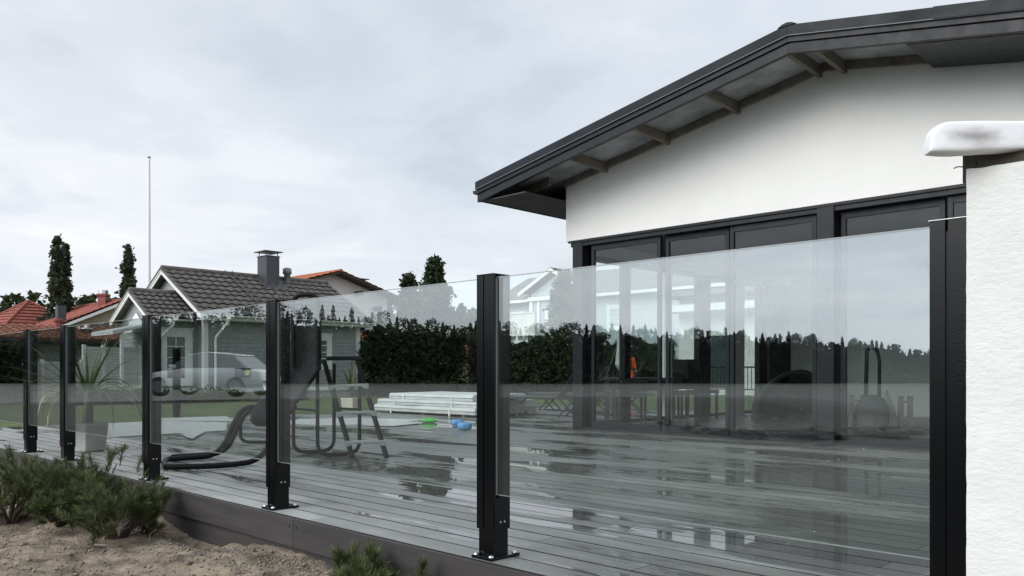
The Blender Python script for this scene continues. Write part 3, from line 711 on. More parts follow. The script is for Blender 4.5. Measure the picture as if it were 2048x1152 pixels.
def hedge(name, label, a, b, h, thick, n, size, seed, mt=F_DARK, cat='hedge', top=.12, group=None):
    """clipped hedge between two ground points: dark core and a skin of leaves"""
    rng = np.random.default_rng(seed); a, b = Vector(a), Vector(b); L_ = (b - a).length
    o = empty(name, a, math.atan2(b.y - a.y, b.x - a.x), label=label, cat=cat, group=group)
    K = n // 12; cl = []
    for _ in range(K):
        s = rng.uniform(0, 1); x = rng.uniform(-.05, L_ + .05)
        hh = h * (1 + top * mnoise.noise((x * .9, seed, 0)) * 2 + top * .6 * mnoise.noise((x * 3.1, seed, 4)))
        f = rng.uniform(); z = rng.uniform(0, hh); y = rng.uniform(-1, 1) * thick / 2
        if f < .42: y = -thick / 2 * (1 + .22 * mnoise.noise((x * 1.3, z * 1.3, seed)))
        elif f < .6: y = thick / 2
        elif f < .85: z = hh
        cl.append((x, y, z))
    c = clumped(np.array(cl), 12, .075, rng); v, q = leaf_quads(c, size, rng)
    put('foliage', fast_mesh('foliage', v, q, mt), o)
    st = MB()
    k = max(2, int(L_ / .7))
    for i in range(k):
        x = L_ * (i + .5) / k; st.tube([(x, 0, -.1), (x + .05, .04, h * .5), (x, 0, h * .85)], [.04, .03, .012], 6)
        for s in range(6):
            aa = s * 1.05 + i; st.tube([(x, 0, h * (.15 + .1 * s)), (x + math.cos(aa) * .3, math.sin(aa) * thick * .3, h * (.3 + .1 * s))], [.018, .006], 5)
    st.build('stems', BARK, o)
    # closely grown inner twigs and leaves
    ci = np.stack([rng.uniform(.0, L_, n // 2), rng.uniform(-.36, .36, n // 2) * thick, rng.uniform(0, h * .9, n // 2)], 1)
    v, q = leaf_quads(ci, size * 1.5, rng); put('inner_leaves', fast_mesh('inner_leaves', v, q, mt), o)
    return o
def gp(px, d, z=-.1): p = at_d(px, HOR, d); return Vector((p.x, p.y, z))
hedge('garden_hedge', 'tall dark clipped hedge right of the grey house', gp(742, 31.5), gp(905, 34), 2.62, 1.6, 15000, .075, 41)
hedge('garden_hedge', 'dark hedge behind the middle railing post, right of the slatted shed', gp(941, 34), gp(1016, 34), 2.30, 1.5, 8000, .075, 42)
hedge('garden_hedge', 'low rounded bush mass below the pale villa', gp(1016, 32), gp(1085, 31), 1.75, 1.6, 8000, .075, 43, top=.2)
hedge('garden_hedge', 'dark hedge behind the sun loungers and the corner pillar', gp(1082, 31), gp(1200, 30), 2.15, 1.6, 12000, .075, 44)
hedge('garden_hedge', 'dark hedge seen through the windows behind the orange clad worker', gp(1200, 41), gp(1345, 40), 2.3, 1.6, 12000, .085, 45)
hedge('corner_bush', 'dark leafy bush at the corner of the grey house', gp(722, 31.3), gp(752, 30.6), 2.0, 1.1, 6000, .07, 46, cat='bush', top=.3)
hedge('garden_hedge', 'dark hedge behind the leftmost railing posts', gp(-60, 22), gp(36, 23), 1.5, 1.2, 6000, .07, 47)
hedge('ground_bush', 'low dark plants along the foot of the hedge', gp(735, 29.5), gp(905, 31), .42, .8, 5000, .06, 48, cat='bush', top=.4)
hedge('ground_bush', 'weedy low plants in front of the white slatted fence', gp(130, 22), gp(300, 23.4), .28, .9, 4200, .05, 49, F_MID, cat='bush', top=.5)
hedge('ground_bush', 'weedy low plants along the foundation of the grey house', gp(320, 23), gp(600, 26), .22, .7, 5200, .05, 50, F_MID, cat='bush', top=.5)

# far woods across the yard behind the viewer, seen only mirrored in the glass
def build_forest():
    rng = np.random.default_rng(77); V, Q = [], []; nv = 0
    pr = [(-900, 96), (-200, 100), (200, 116), (460, 128), (700, 120), (960, 90), (1250, 92), (1500, 78), (1700, 62), (1860, 42), (2300, 60), (2900, 70)]
    px = -900.0
    while px < 2900:
        px += rng.uniform(7, 16); D = rng.uniform(215, 250)
        y = np.interp(px, [p[0] for p in pr], [p[1] for p in pr]) * rng.uniform(.80, 1.10)
        p = mirrored(at_d(px, HOR, D)); zg = -2.6; h = CAMZ + y / FPX * D - zg
        cone = rng.uniform() < .5; w = h * rng.uniform(.15, .22) if cone else h * rng.uniform(.17, .26); k = 900
        t = rng.uniform(.0, 1, k) ** .75; a = rng.uniform(0, 6.283, k)
        lob = 1 + .35 * np.sin(3 * a + t * 9 + px) + .25 * np.sin(t * 31 + px * .7)
        r = w * lob * ((1 - t) ** .8 if cone else np.sqrt(np.maximum(0.02, 1 - (1.9 * t - .9) ** 2)) * .9 + .10)
        rr = r * np.sqrt(rng.uniform(.0, 1.0, k))
        c = np.stack([p.x + rr * np.cos(a), p.y + rr * np.sin(a), zg + h * (t * .98 + .02) + rng.normal(size=k) * .25], 1)
        v, q = leaf_quads(c, .36, rng, .6); V.append(v); Q.append(q + nv); nv += len(v)
        c = np.stack([p.x + rng.uniform(-3, 3, 200), p.y + rng.uniform(-3, 3, 200), zg + rng.uniform(0, h * .8, 200)], 1)
        v, q = leaf_quads(c, 1.0, rng, .8); V.append(v); Q.append(q + nv); nv += len(v)
    o = put('far_woods', fast_mesh('far_woods', np.concatenate(V), np.concatenate(Q), F_FOREST)); tag(o, 'dark far line of woods mirrored in the glass panels', kind='stuff')
build_forest()

# ------------------------------------------------------------------ buildings behind
SIDING = mat('grey_board_cladding', (.31, .325, .33), .75, var=.12, vscale=2.5, stretch=(1, .2, 8), rvar=.1)
TILE = mat('dark_concrete_tile', (.125, .114, .106), .85, var=.3, vscale=4, bump=.003, bscale=60, rand=.16)
REDTILE = mat('red_clay_tile', (.24, .068, .048), .8, var=.3, vscale=5, rand=.1)
ORANGETILE = mat('orange_clay_tile', (.34, .11, .05), .8, var=.3, vscale=5)
PLASTER = mat('white_plaster_far', (.72, .72, .71), .9, var=.04)
BEIGE = mat('beige_board_wall', (.26, .23, .165), .85, var=.1)
PALEBLUE = mat('pale_blue_boarding', (.42, .47, .50), .8, var=.08)
GREYROOF = mat('weathered_grey_tile', (.17, .165, .16), .85, var=.2, vscale=3)
GREENWALL = mat('grey_green_board_wall', (.22, .245, .225), .85, var=.15, vscale=1.5, stretch=(1, 1, 6))
CHIM = mat('anthracite_chimney_metal', (.050, .053, .060), .45, var=.1, rvar=.1)
REDCH = mat('red_chimney_metal', (.22, .045, .035), .5, var=.15)
SHADE = mat('dark_window_interior', (.03, .032, .034), .4)
def lap_wall(mb, axis, c, out, a, b, z0, z1, pitch=.125, dep=.020, m=0):
    """lapped horizontal boards on the plane axis=c facing out(+1/-1), from a to b"""
    z = z0
    while z < z1 - .01:
        zt = min(z + pitch, z1); o0, o1 = c + out * dep, c + out * .002
        P = (lambda t, w, h_: (w, t, h_)) if axis == 'x' else (lambda t, w, h_: (t, w, h_))
        mb.add([P(a, o0, z), P(b, o0, z), P(b, o1, zt), P(a, o1, zt), P(a, c - out * .02, z), P(b, c - out * .02, z)], [(0, 1, 2, 3), (4, 5, 1, 0)], m)
        z = zt
def wave_roof(mb, p0, du, dv, nu, nv, amp=.035, step=.03, m=0, sub=6):
    """tiled slope as rows of waves: p0 corner at the eave, du along the eave, dv up the slope; nu tiles by nv courses"""
    p0, du, dv = Vector(p0), Vector(du), Vector(dv); nrm = du.cross(dv).normalized()
    if nrm.z < 0: nrm = -nrm
    for j in range(nv):
        rows = []
        for k, (t, lift) in enumerate(((j / nv, step), ((j + 1.06) / nv, 0.0))):
            rows.append([p0 + du * (i / (nu * sub)) + dv * min(t, 1.0) + nrm * (lift + amp * .5 * (1 + math.cos(2 * math.pi * i / sub))) for i in range(nu * sub + 1)])
        base = [p0 + du * (i / (nu * sub)) + dv * (j / nv) for i in range(nu * sub + 1)]
        n = nu * sub + 1
        mb.add(rows[0] + rows[1] + base, [(i, i + 1, n + i + 1, n + i) for i in range(n - 1)] + [(2 * n + i, 2 * n + i + 1, i + 1, i) for i in range(n - 1)], m, True)
def window(parent, axis, c, out, a, b, z0, z1, nx=2, nz=2, trim=.11, frame=.05, pane=None, head=0.0):
    """framed window on plane axis=c: children trim > glazing bars and panes"""
    def B(u0, u1, w0, w1, d0, d1):
        lo, hi = c + out * d0, c + out * d1
        return ((lo, u0, w0), (hi, u1, w1)) if axis == 'x' else ((u0, lo, w0), (u1, hi, w1))
    m = MB()
    m.box(*B(a - trim, a, z0 - trim, z1 + trim, .0, .035)).box(*B(b, b + trim, z0 - trim, z1 + trim, .0, .035))
    m.box(*B(a, b, z1, z1 + trim, .0, .034)).box(*B(a, b, z0 - trim, z0, .0, .034))
    if head: m.box(*B(a - trim - .04, b + trim + .04, z1 + trim, z1 + trim + head, .0, .06))
    w = m.build('window', WHITEP, parent)
    bars = MB()
    for i in range(nx + 1):
        u = a + (b - a) * i / nx; t = frame if i in (0, nx) else frame * .5; u = u + (t / 2 if i == 0 else -t / 2 if i == nx else 0)
        bars.box(*B(u - t / 2, u + t / 2, z0, z1, .002, .022))
    for j in range(nz + 1):
        v = z0 + (z1 - z0) * j / nz; t = frame if j in (0, nz) else frame * .5; v = v + (t / 2 if j == 0 else -t / 2 if j == nz else 0)
        bars.box(*B(a + .001, b - .001, v - t / 2, v + t / 2, .003, .021))
    bars.build('glazing_bars', WHITEP, w)
    MB().box(*B(a, b, z0, z1, -.004, .004)).build('pane', pane or FG, w)
    return w

def build_grey_house():
    XW, Y0, Y1, HW = -25.2, 11.85, 17.85, 2.6; XRG = XW - HW; ZR, ZE, OV, GO = 4.33, 2.66, .45, .30
    h = empty('grey_house', (XW, Y0, 0), label='grey clad wooden house with white trim and dark tiled roof', cat='house')
    W = lambda o: (setattr(o, 'location', (-XW, -Y0, 0)), o)[1]
    sl = (ZR - ZE) / (HW + OV)
    zt = lambda x: ZR - sl * abs(x - XRG)
    mb = MB(); lap_wall(mb, 'x', XW, 1, Y0, Y1, .26, zt(XW) - .12)
    mb.box((XW - 2 * HW, Y0, .1), (XW - .02, Y1, zt(XW) - .15)); lap_wall(mb, 'y', Y0, -1, XW - 2 * HW, XW, .26, zt(XW) - .1)
    mb.prism([(XW - 2 * HW, zt(XW) - .16), (XW, zt(XW) - .16), (XRG, ZR - .12)], 'y', Y0 + .002, Y0 + .06); mb.prism([(XW - 2 * HW, zt(XW) - .16), (XW, zt(XW) - .16), (XRG, ZR - .12)], 'y', Y1 - .06, Y1)
    W(mb.build('wall', SIDING, h))
    W(box('foundation', (XW - 2 * HW - .01, Y0 - .01, -.2), (XW - .03, Y1 + .01, .12), CONC, h))
    tr = MB().box((XW + .016, Y0 - .03, .14), (XW + .045, Y1 + .03, .27)).box((XW + .017, Y0 - .045, .27), (XW + .046, Y0 + .11, zt(XW) - .12)).box((XW - .1, Y0 - .046, .27), (XW + .0165, Y0 - .016, zt(XW) - .12))
    tr.box((XW + .017, Y1 - .14, .27), (XW + .046, Y1 + .04, zt(XW) - .12)); W(tr.build('trim_boards', WHITEP, h))
    # roof: boarding, individual tiles on the seen slope, ridge
    rf = MB()
    e = XW + OV; e2 = XW - 2 * HW - OV
    rf.prism([(e, ZE - .06), (XRG, ZR - .06), (e2, ZE - .06), (e2, ZE - .01), (XRG, ZR - .01), (e, ZE - .01)], 'y', Y0 - GO, Y1 + GO)
    roof = W(rf.build('roof', TILE, h))
    def tiles(parent, xe, ze, xr, zr, ya, yb, nu, nv, off=(0, 0, 0)):
        tw = (yb - ya) / nu; run = Vector((xr - xe, 0, zr - ze)); tl = run.length / nv; d = run.normalized(); nrm = Vector((-d.z, 0, d.x)); nrm = nrm if nrm.z > 0 else -nrm
        s = MB(); sub = 8; rows = []
        for t, lift in ((0, .062), (1.10, .010)):
            rows.append([Vector((0, 0, 0)) + d * (tl * t) + Vector((0, tw * 1.03 * i / sub, 0)) + nrm * (lift + .020 * math.cos(2 * math.pi * (i / sub - .25))) for i in range(sub + 1)])
        bot = [v - nrm * .014 for v in rows[0]]; n = sub + 1
        s.add(rows[0] + rows[1] + bot, [(i, i + 1, n + i + 1, n + i) for i in range(sub)] + [(2 * n + i, 2 * n + i + 1, i + 1, i) for i in range(sub)], 0, True)
        me = s.mesh('roof_tile', TILE)
        for j in range(nv):
            for i in range(nu):
                p = Vector((xe, ya + tw * i, ze)) + d * (tl * j)
                put('roof_tile', me, parent, p + nrm * random.Random(i * 31 + j).uniform(-.003, .003))
    tiles(roof, e + .03, ZE - .005, XRG + .02, ZR, Y0 - GO, Y1 + GO, 21, 9)
    mb = MB()
    k = 18
    for i in range(k):
        ya = Y0 - GO + (Y1 - Y0 + 2 * GO) * i / k; yb = Y0 - GO + (Y1 - Y0 + 2 * GO) * (i + 1.05) / k
        mb.tube([(XRG, ya, ZR + .035), (XRG, yb, ZR + .045)], [.105, .095], 10)
    mb.build('ridge_tiles', TILE, roof)
    for y in (Y0 - GO, Y1 + GO):
        for sx in (e, e2):
            MB().prism([(sx, ZE - .01), (XRG, ZR - .01), (XRG, ZR + .055), (sx, ZE + .055)], 'y', y - .05, y + .06).build('verge_tile', TILE, roof)
    bb = MB()
    for sx in (e, e2):
        a, b = (sx, XRG); y = Y0 - GO
        bb.prism([(a, ZE - .19), (b, ZR - .17), (b, ZR - .02), (a, ZE - .03)], 'y', y - .012, y + .02)
        bb.prism([(a, ZE - .07), (b, ZR - .06), (b, ZR - .012), (a, ZE - .02)], 'y', y - .035, y - .0125)
    bb.prism([(e, ZE - .19), (XRG, ZR - .17), (XRG, ZR - .02), (e, ZE - .03)], 'y', Y1 + GO - .02, Y1 + GO + .012)
    bb.box((e - .02, Y0 - GO, ZE - .17), (e, Y1 + GO, ZE - .03)); bb.box((XW + .02, Y0 - GO + .02, ZE - .19), (e - .021, Y1 + GO - .02, ZE - .17))
    W(bb.build('bargeboards', WHITEP, h))
    g = MB(); n = 8; pf = [(-.062 * math.cos(math.pi * q / n), -.062 * math.sin(math.pi * q / n)) for q in range(n + 1)]; pi_ = [(x * .92, z * .92) for x, z in reversed(pf)]
    g.prism([(e + .075 + x, ZE - .03 + z) for x, z in pf + pi_], 'y', Y0 - GO, Y1 + GO); W(g.build('gutter', WHITEP, h))
    dp = MB().tube(rounded([(e + .075, Y0 + .55, ZE - .09), (e + .075, Y0 + .55, ZE - .22), (XW + .10, Y0 + .33, ZE - .75), (XW + .10, Y0 + .33, .10), (XW + .20, Y0 + .33, -.02)], .1), .042, 10)
    W(dp.build('downpipe', WHITEP, h))
    # window on the long wall
    wa, wb = on_x(571, 0, XW).y, on_x(655, 0, XW).y
    W(window(h, 'x', XW + .016, 1, wa, wb, 1.05, 1.99, 3, 4, .16, .05, head=.05))
    # black wall fixture with a round yellow badge
    q = on_x(484, 745, XW)
    fx = W(MB().box((XW + .016, q.y - .26, q.z - .14), (XW + .14, q.y + .26, q.z + .15)).build('wall_box', BLACK, h, .02))
    MB().tube([(XW + .14, q.y + .1, q.z), (XW + .15, q.y + .1, q.z)], .095, 20).build('yellow_badge', mat('yellow_badge', (.62, .58, .10), .5, var=.25, vscale=12), fx)
    # chimney with flashing and hood
    c0, c1 = on_x(516, 0, XRG).y, on_x(553, 0, XRG + .4).y
    cx0, cx1 = XRG - .05, XRG + .62
    ch = W(MB().box((cx0, c0, ZR - .5), (cx1, c1, 5.10)).build('chimney', CHIM, h, .01))
    MB().box((cx0 - .02, c0 - .02, 5.10), (cx1 + .02, c1 + .02, 5.13)).build('chimney_rim', CHIM, ch)
    hd = MB().box((cx0 - .08, c0 - .10, 5.27), (cx1 + .08, c1 + .10, 5.30))
    for x in (cx0 + .05, cx1 - .05):
        for y in (c0 + .05, c1 - .05): hd.box((x - .012, y - .012, 5.13), (x + .012, y + .012, 5.27))
    hd.build('chimney_hood', CHIM, ch)
    fl = MB().hexa([(cx1 - .05, c0 - .2, zt(cx1 - .05) + .06), (cx1 + .32, c0 - .2, zt(cx1 + .32) + .06), (cx1 + .32, c1 + .25, zt(cx1 + .32) + .06), (cx1 - .05, c1 + .25, zt(cx1 - .05) + .06),
                    (cx0, c0 - .2, ZR + .12), (cx1 + .32, c0 - .2, zt(cx1 + .32) + .075), (cx1 + .32, c1 + .25, zt(cx1 + .32) + .075), (cx0, c1 + .25, ZR + .12)])
    fl.build('flashing', CHIM, ch)
    yv = on_x(573, 0, XRG + .2).y
    W(MB().lathe([(.12, ZR - .3), (.12, ZR + .22), (.17, ZR + .22), (.16, ZR + .42), (.05, ZR + .46), (0, ZR + .46)], (XRG + .25, yv, 0), 12).build('vent_pipe', mat('grey_vent', (.25, .25, .25), .7), h))
    # roof ladder and rails beside the chimney
    ld = MB(); ya, yb = on_x(470, 0, XRG + .8).y, on_x(484, 0, XRG + .8).y
    for y in (ya, yb): ld.tube([(XRG + .05, y, ZR + .16), (e - .1, y, ZE + .22)], .016, 6)
    for k in range(10):
        t = (k + .5) / 10; x = XRG + .05 + (e - .1 - XRG - .05) * t; z = ZR + .16 + (ZE + .22 - ZR - .16) * t; ld.tube([(x, ya, z), (x, yb, z)], .012, 5)
    W(ld.build('roof_ladder', CHIM, h))
    al = MB(); y0, y1 = on_x(553, 0, e).y, on_x(573, 0, e).y
    for y in (y0, y1):
        al.tube(rounded([(e + .16, y, .6), (e + .16, y, ZE + .75), (e + .0, y, ZE + .95), (e - .25, y, ZE + .75), (e - .25, y, ZE + .2)], .2), .018, 8)
    for k in range(7): al.tube([(e + .16, y0, .7 + k * .3), (e + .16, y1, .7 + k * .3)], .012, 6)
    W(al.build('wall_ladder', CHIM, h))
    # porch in front of the gable
    PX0, PX1, PY = -28.3, -25.7, 10.45; PR, PZR, PZE = -27.0, 3.42, 2.50; psl = (PZR - PZE) / (1.3 + .32)
    pz = lambda x: PZR - psl * abs(x - PR)
    pm = MB(); lap_wall(pm, 'x', PX1, 1, PY, Y0, .26, pz(PX1) - .1); lap_wall(pm, 'y', PY, -1, PX0, PX1, .26, pz(PX1) - .1); pm.box((PX0, PY, .1), (PX1 - .02, Y0 - .003, pz(PX1) - .12))
    pm.prism([(PX0, pz(PX0) - .13), (PX1, pz(PX1) - .13), (PR, PZR - .1)], 'y', PY, PY + .05)
    porch = W(pm.build('porch', SIDING, h))
    pf_ = MB(); pe, pe2 = PR + 1.62, PR - 1.62
    pf_.prism([(pe, PZE - .05), (PR, PZR - .05), (pe2, PZE - .05), (pe2, PZE - .01), (PR, PZR - .01), (pe, PZE - .01)], 'y', PY - .28, Y0 - .05)
    proof = pf_.build('porch_roof', TILE, porch)
    W2 = lambda o: o
    proot = empty('tile_course'); bpy.data.objects.remove(proot)
    tiles(porch, pe + .02, PZE - .005, PR + .02, PZR, PY - .28, Y0 - .02, 7, 6)
    wv = MB(); wave_roof(wv, (pe2, Y0 - .02, PZE), (0, -(Y0 - PY + .26), 0), (PR - pe2, 0, PZR - PZE), 6, 6); wv.build('rear_slope_tiles', TILE, porch)
    rt = MB()
    for i in range(5): rt.tube([(PR, PY - .28 + .34 * i, PZR + .03), (PR, PY - .28 + .34 * (i + 1.05), PZR + .04)], [.10, .09], 10)
    for sx in (pe, pe2): rt.prism([(sx, PZE - .01), (PR, PZR - .01), (PR, PZR + .05), (sx, PZE + .05)], 'y', PY - .33, PY - .22)
    rt.build('porch_ridge', TILE, porch)
    pb = MB()
    for sx in (pe, pe2):
        pb.prism([(sx, PZE - .17), (PR, PZR - .16), (PR, PZR - .015), (sx, PZE - .02)], 'y', PY - .292, PY - .26)
        pb.prism([(sx, PZE - .07), (PR, PZR - .06), (PR, PZR - .012), (sx, PZE - .015)], 'y', PY - .312, PY - .2925)
    g = MB(); pb.prism([(pe + .07 + x, PZE - .03 + z) for x, z in pf + pi_], 'y', PY - .28, Y0 - .36)
    pb.box((PX1 + .016, PY - .03, .27), (PX1 + .045, PY + .10, pz(PX1) - .1)).box((PX1 + .015, PY - .03, .14), (PX1 + .046, Y0 - .05, .27)).box((PX1 - .1, PY - .046, .27), (PX1 + .0155, PY - .016, pz(PX1) - .1))
    pb.build('porch_trim', WHITEP, porch)
    MB().tube(rounded([(pe + .07, PY + .45, PZE - .09), (pe + .07, PY + .45, PZE - .2), (PX1 + .10, PY + .15, PZE - .62), (PX1 + .10, PY + .15, .08), (PX1 + .2, PY + .15, -.04)], .1), .042, 10).build('porch_downpipe', WHITEP, porch)
    ga, gb = on_x(330, 0, PX1).y, on_x(372, 0, PX1).y
    dw = window(porch, 'x', PX1 + .016, 1, ga, gb, .55, 1.98, 2, 4, .20, .05, head=.04)
    MB().prism([(PR - 1.0, 2.10), (PR + 1.0, 2.10), (PR, 2.10 + .9 * psl + .12)], 'y', PY - .06, PY - .04).build('gable_panel', WHITEP, porch)
    # pale canopy on the end wall of the porch
    cn = MB().hexa([(-27.35, 9.15, 1.93), (-25.55, 9.15, 1.93), (-25.55, PY - .05, 2.28), (-27.35, PY - .05, 2.28), (-27.35, 9.15, 2.06), (-25.55, 9.15, 2.06), (-25.55, PY - .05, 2.34), (-27.35, PY - .05, 2.34)])
    cn.build('canopy', mat('pale_canopy_sheet', (.60, .62, .62), .5, var=.06), porch, .01)
    box('canopy_post', (-25.66, 9.4, .0), (-25.58, 9.48, 1.95), WHITEP, porch)
    for pchild in porch.children: pass
build_grey_house()

def build_fences():
    X = -26.4; SLAT = mat('white_slat', (.66, .67, .64), .7, var=.1, vscale=2)
    def fence(label, ya, yb, top, npan, n):
        f = empty('slatted_fence', (X, ya, -.05), label=label, cat='fence')
        L_ = (yb - ya) / npan; me = MB().prism([(-.012, 0), (.030, -.022), (.036, .030), (-.006, .058)], 'y', .05, L_ - .05).mesh('slat', SLAT)
        post = MB().box((-.03, -.045, -.1), (.055, .045, top + .07)).mesh('fence_post', WHITEP)
        for i in range(npan + 1): put('fence_post', post, f, (0, L_ * i, 0))
        for i in range(npan):
            for j in range(n): put('slat', me, f, (0, L_ * i, .12 + (top - .2) * j / (n - 1)))
            MB().box((-.02, .046, top - .03), (.04, L_ - .046, top)).build('top_rail', WHITEP, f, loc=(0, L_ * i, 0))
    fence('taller white slatted fence beside the grey house porch', 8.62, 10.30, 1.62, 3, 17)
    fence('lower white slatted fence left of the taller slatted fence', 6.4, 8.56, 1.16, 2, 12)
build_fences()

def gable_house(name, label, axis, c, out, mid, half, zr, ze, ov, length, wall, tile, rn=(26, 12), gov=.3):
    """house whose gable stands on plane axis=c facing out and whose ridge runs back from it"""
    p = empty(name, (0, 0, 0), label=label, cat='house')
    sl = (zr - ze) / (half + ov); P = (lambda a, b, z: (b, a, z)) if axis == 'x' else (lambda a, b, z: (a, b, z))
    back = c - out * length; m = MB(); zw = zr - sl * half - .1
    poly = [(mid - half, -.3), (mid + half, -.3), (mid + half, zw), (mid, zr - .1), (mid - half, zw)]
    m.prism(poly, 'x' if axis == 'x' else 'y', c, back); m.build('wall', wall, p)
    f = c + out * gov; rf = MB()
    for s in (-1, 1):
        e = mid + s * (half + ov)
        wave_roof(rf, P(e, f, ze), Vector(P(0, back - f - out * .0, 0)), Vector(P(mid - e, 0, zr - ze)), *rn, amp=.05, step=.04)
    q = [(mid - half - ov, ze - .08), (mid, zr - .08), (mid + half + ov, ze - .08), (mid + half + ov, ze - .005), (mid, zr - .005), (mid - half - ov, ze - .005)]
    ro = rf.build('roof', tile, p); MB().prism(q, 'x' if axis == 'x' else 'y', f, back).build('roof_boards', mat('dark_eaves', (.05, .045, .042), .8), ro)
    MB().tube([P(mid, f, zr + .03), P(mid, back, zr + .03)], .11, 8).build('ridge', tile, ro)
    return p, ro
def build_far_houses():
    # white house under an orange roof
    p, ro = gable_house('orange_roof_house', 'white plastered house with orange tiled roof behind the grey house', 'x', -38.4, 1, 25.5, 3.75, 6.36, 4.95, 1.05, 10, PLASTER, ORANGETILE, gov=.8)
    q = on_x(700, 575, -38.4)
    MB().box((-38.398, 28.2, 4.35), (-37.7, 28.35, 4.6)).box((-38.398, 26.9, 5.15), (-37.7, 27.05, 5.4)).build('purlin', mat('dark_eaves', (.05, .045, .042), .8), p)
    c = on_x(716, 560, -41)
    ch = MB().box((-41.4, c.y - .45, 4.6), (-40.6, c.y + .45, 6.35)).build('chimney', REDCH, p); MB().box((-41.5, c.y - .5, 6.45), (-40.5, c.y + .5, 6.5)).build('chimney_hood', CHIM, ch)
    MB().tube([(-37.8, 30.15, 4.93), (-37.9, 29.3, 3.2), (-37.9, 29.25, .1)], .05, 8).build('downpipe', WHITEP, p)
    an = MB(); wave_roof(an, (-34.5, 22.5, 2.1), (0, 6.4, 0), (-3.0, 0, 1.0), 18, 6); a = an.build('annex_roof', ORANGETILE, p); box('annex_wall', (-37.9, 22.8, -.2), (-34.9, 28.7, 2.05), PLASTER, a)
    # house with red sheet chimney, beige gable
    p, ro = gable_house('red_roof_house', 'red roofed house with beige gable and red chimney left of the grey house', 'x', -45, 1, 16.6, 3.2, 4.62, 2.9, .5, 11, BEIGE, REDTILE, rn=(30, 12))
    bb = MB().prism([(16.6 - 3.7, 2.72), (16.6, 4.42), (16.6, 4.58), (16.6 - 3.7, 2.86)], 'x', -44.72, -44.66); bb.build('bargeboard', WHITEP, p)
    c = on_x(207, 600, -46.5)
    ch = MB().lathe([(.30, 3.8), (.30, 4.9), (.37, 4.95), (.37, 5.05), (.30, 5.05)], (-46.5, c.y, 0), 4, smooth=False).build('chimney', REDCH, p)
    MB().lathe([(.26, 5.06), (.26, 5.25)], (-46.5, c.y, 0), 8).build('chimney_hood', STEEL, ch)
    MB().box((-45.5, 13.5, 3.3), (-45.1, 13.9, 4.2)).build('vent_stack', CHIM, p)
    # tower with a pyramid roof
    t = at_d(57, HOR, 47); p = empty('pyramid_roof_house', (t.x, t.y, 0), R(8), label='low tower with red pyramid roof at the left edge of the picture', cat='house')
    s = 2.35; MB().box((-s + .3, -s + .3, -.2), (s - .3, s - .3, 3.2)).build('wall', BEIGE, p)
    ap = Vector((0, 0, 4.92)); rm = MB(); cs = [Vector((sx * s, sy * s, 3.15)) for sx, sy in ((1, 1), (-1, 1), (-1, -1), (1, -1))]
    for i in range(4):
        a, b = cs[i], cs[(i + 1) % 4]; k = 9
        for j in range(k):
            t0, t1 = j / k, (j + 1) / k; n = ((b - a).cross(ap - a)).normalized(); n = n if n.z > 0 else -n
            rm.add([a.lerp(ap, t0) + n * .06, b.lerp(ap, t0) + n * .06, b.lerp(ap, t1), a.lerp(ap, t1), a.lerp(ap, t0), b.lerp(ap, t0)], [(0, 1, 2, 3), (4, 5, 1, 0)])
        rm.tube([a + Vector((0, 0, .05)), ap + Vector((0, 0, .05))], .07, 6)
    rm.build('roof', REDTILE, p)
    # long low building with tiled roof behind the fence
    p = empty('low_red_roof_building', (0, 0, 0), label='long low grey-green building with red-brown tiled roof behind the left posts', cat='building')
    rb = MB(); wave_roof(rb, (-32.6, 2.6, 2.02), (0, 12.5, 0), (-3.2, 0, .62), 42, 8, amp=.06, step=.045); r = rb.build('roof', mat('red_brown_clay_tile', (.20, .085, .055), .85, var=.4, vscale=3), p)
    MB().prism([(-32.5, 1.9), (-35.8, 2.52), (-39.0, 1.95), (-39, 1.98), (-35.8, 2.60), (-32.5, 1.98)], 'y', 2.7, 15).build('roof_boards', mat('dark_eaves', (.05, .045, .042), .8), r)
    mb = MB(); lap_wall(mb, 'x', -33.0, 1, 2.9, 14.8, .1, 2.0, .16); mb.box((-38.6, 2.9, -.2), (-33.02, 14.8, 1.95)); mb.build('wall', GREENWALL, p)
    c = on_x(113, 640, -34.5); MB().lathe([(.13, 2.2), (.13, 2.72), (.18, 2.76), (.18, 2.84), (.12, 2.86)], (-34.3, c.y, 0), 8, smooth=False).build('chimney', REDCH, p)
    c = on_x(173, 640, -34.0); MB().lathe([(.2, 2.0), (.2, 2.45), (.25, 2.47), (.25, 2.52), (.16, 2.54)], (-34.0, c.y, 0), 8).build('vent_pipe', STEEL, p)
    # pale villa with balcony
    V = empty('pale_villa', (0, 0, 0), label='large pale blue wooden villa with white balcony behind the hedge', cat='house')
    YF = 41.7
    mb = MB().box((-41.2, YF + .6, -.2), (-20, YF + 8, 6.15)); lap_wall(mb, 'y', YF + .6, -1, -41.2, -20, 0, 6.1, .3, .03)
    mb.prism([(-38.3, -.2), (-33.6, -.2), (-33.6, 6.2), (-35.95, 7.45), (-38.3, 6.2)], 'y', YF + .02, YF + .7); mb.build('wall', PALEBLUE, V)
    rf = MB(); wave_roof(rf, (-42, YF - .1, 5.95), (22.6, 0, 0), (0, 4.0, 2.05), 50, 12, amp=.05); wave_roof(rf, (-19.4, YF + 8.3, 5.95), (-22.6, 0, 0), (0, -4.4, 2.05), 50, 12, amp=.05)
    for s in (-1, 1): wave_roof(rf, (-35.95 + s * 3.0, YF - .55, 6.32), (0, 4.6, 0), (-s * 3.0, 0, 1.55), 10, 8, amp=.04)
    vr = rf.build('roof', GREYROOF, V); MB().prism([(YF - .1, 5.85), (YF + 3.9, 7.9), (YF + 8.3, 5.85), (YF + 8.3, 5.92), (YF + 3.9, 7.97), (YF - .1, 5.92)], 'x', -42, -19.4).build('roof_boards', WHITEP, vr)
    bb = MB()
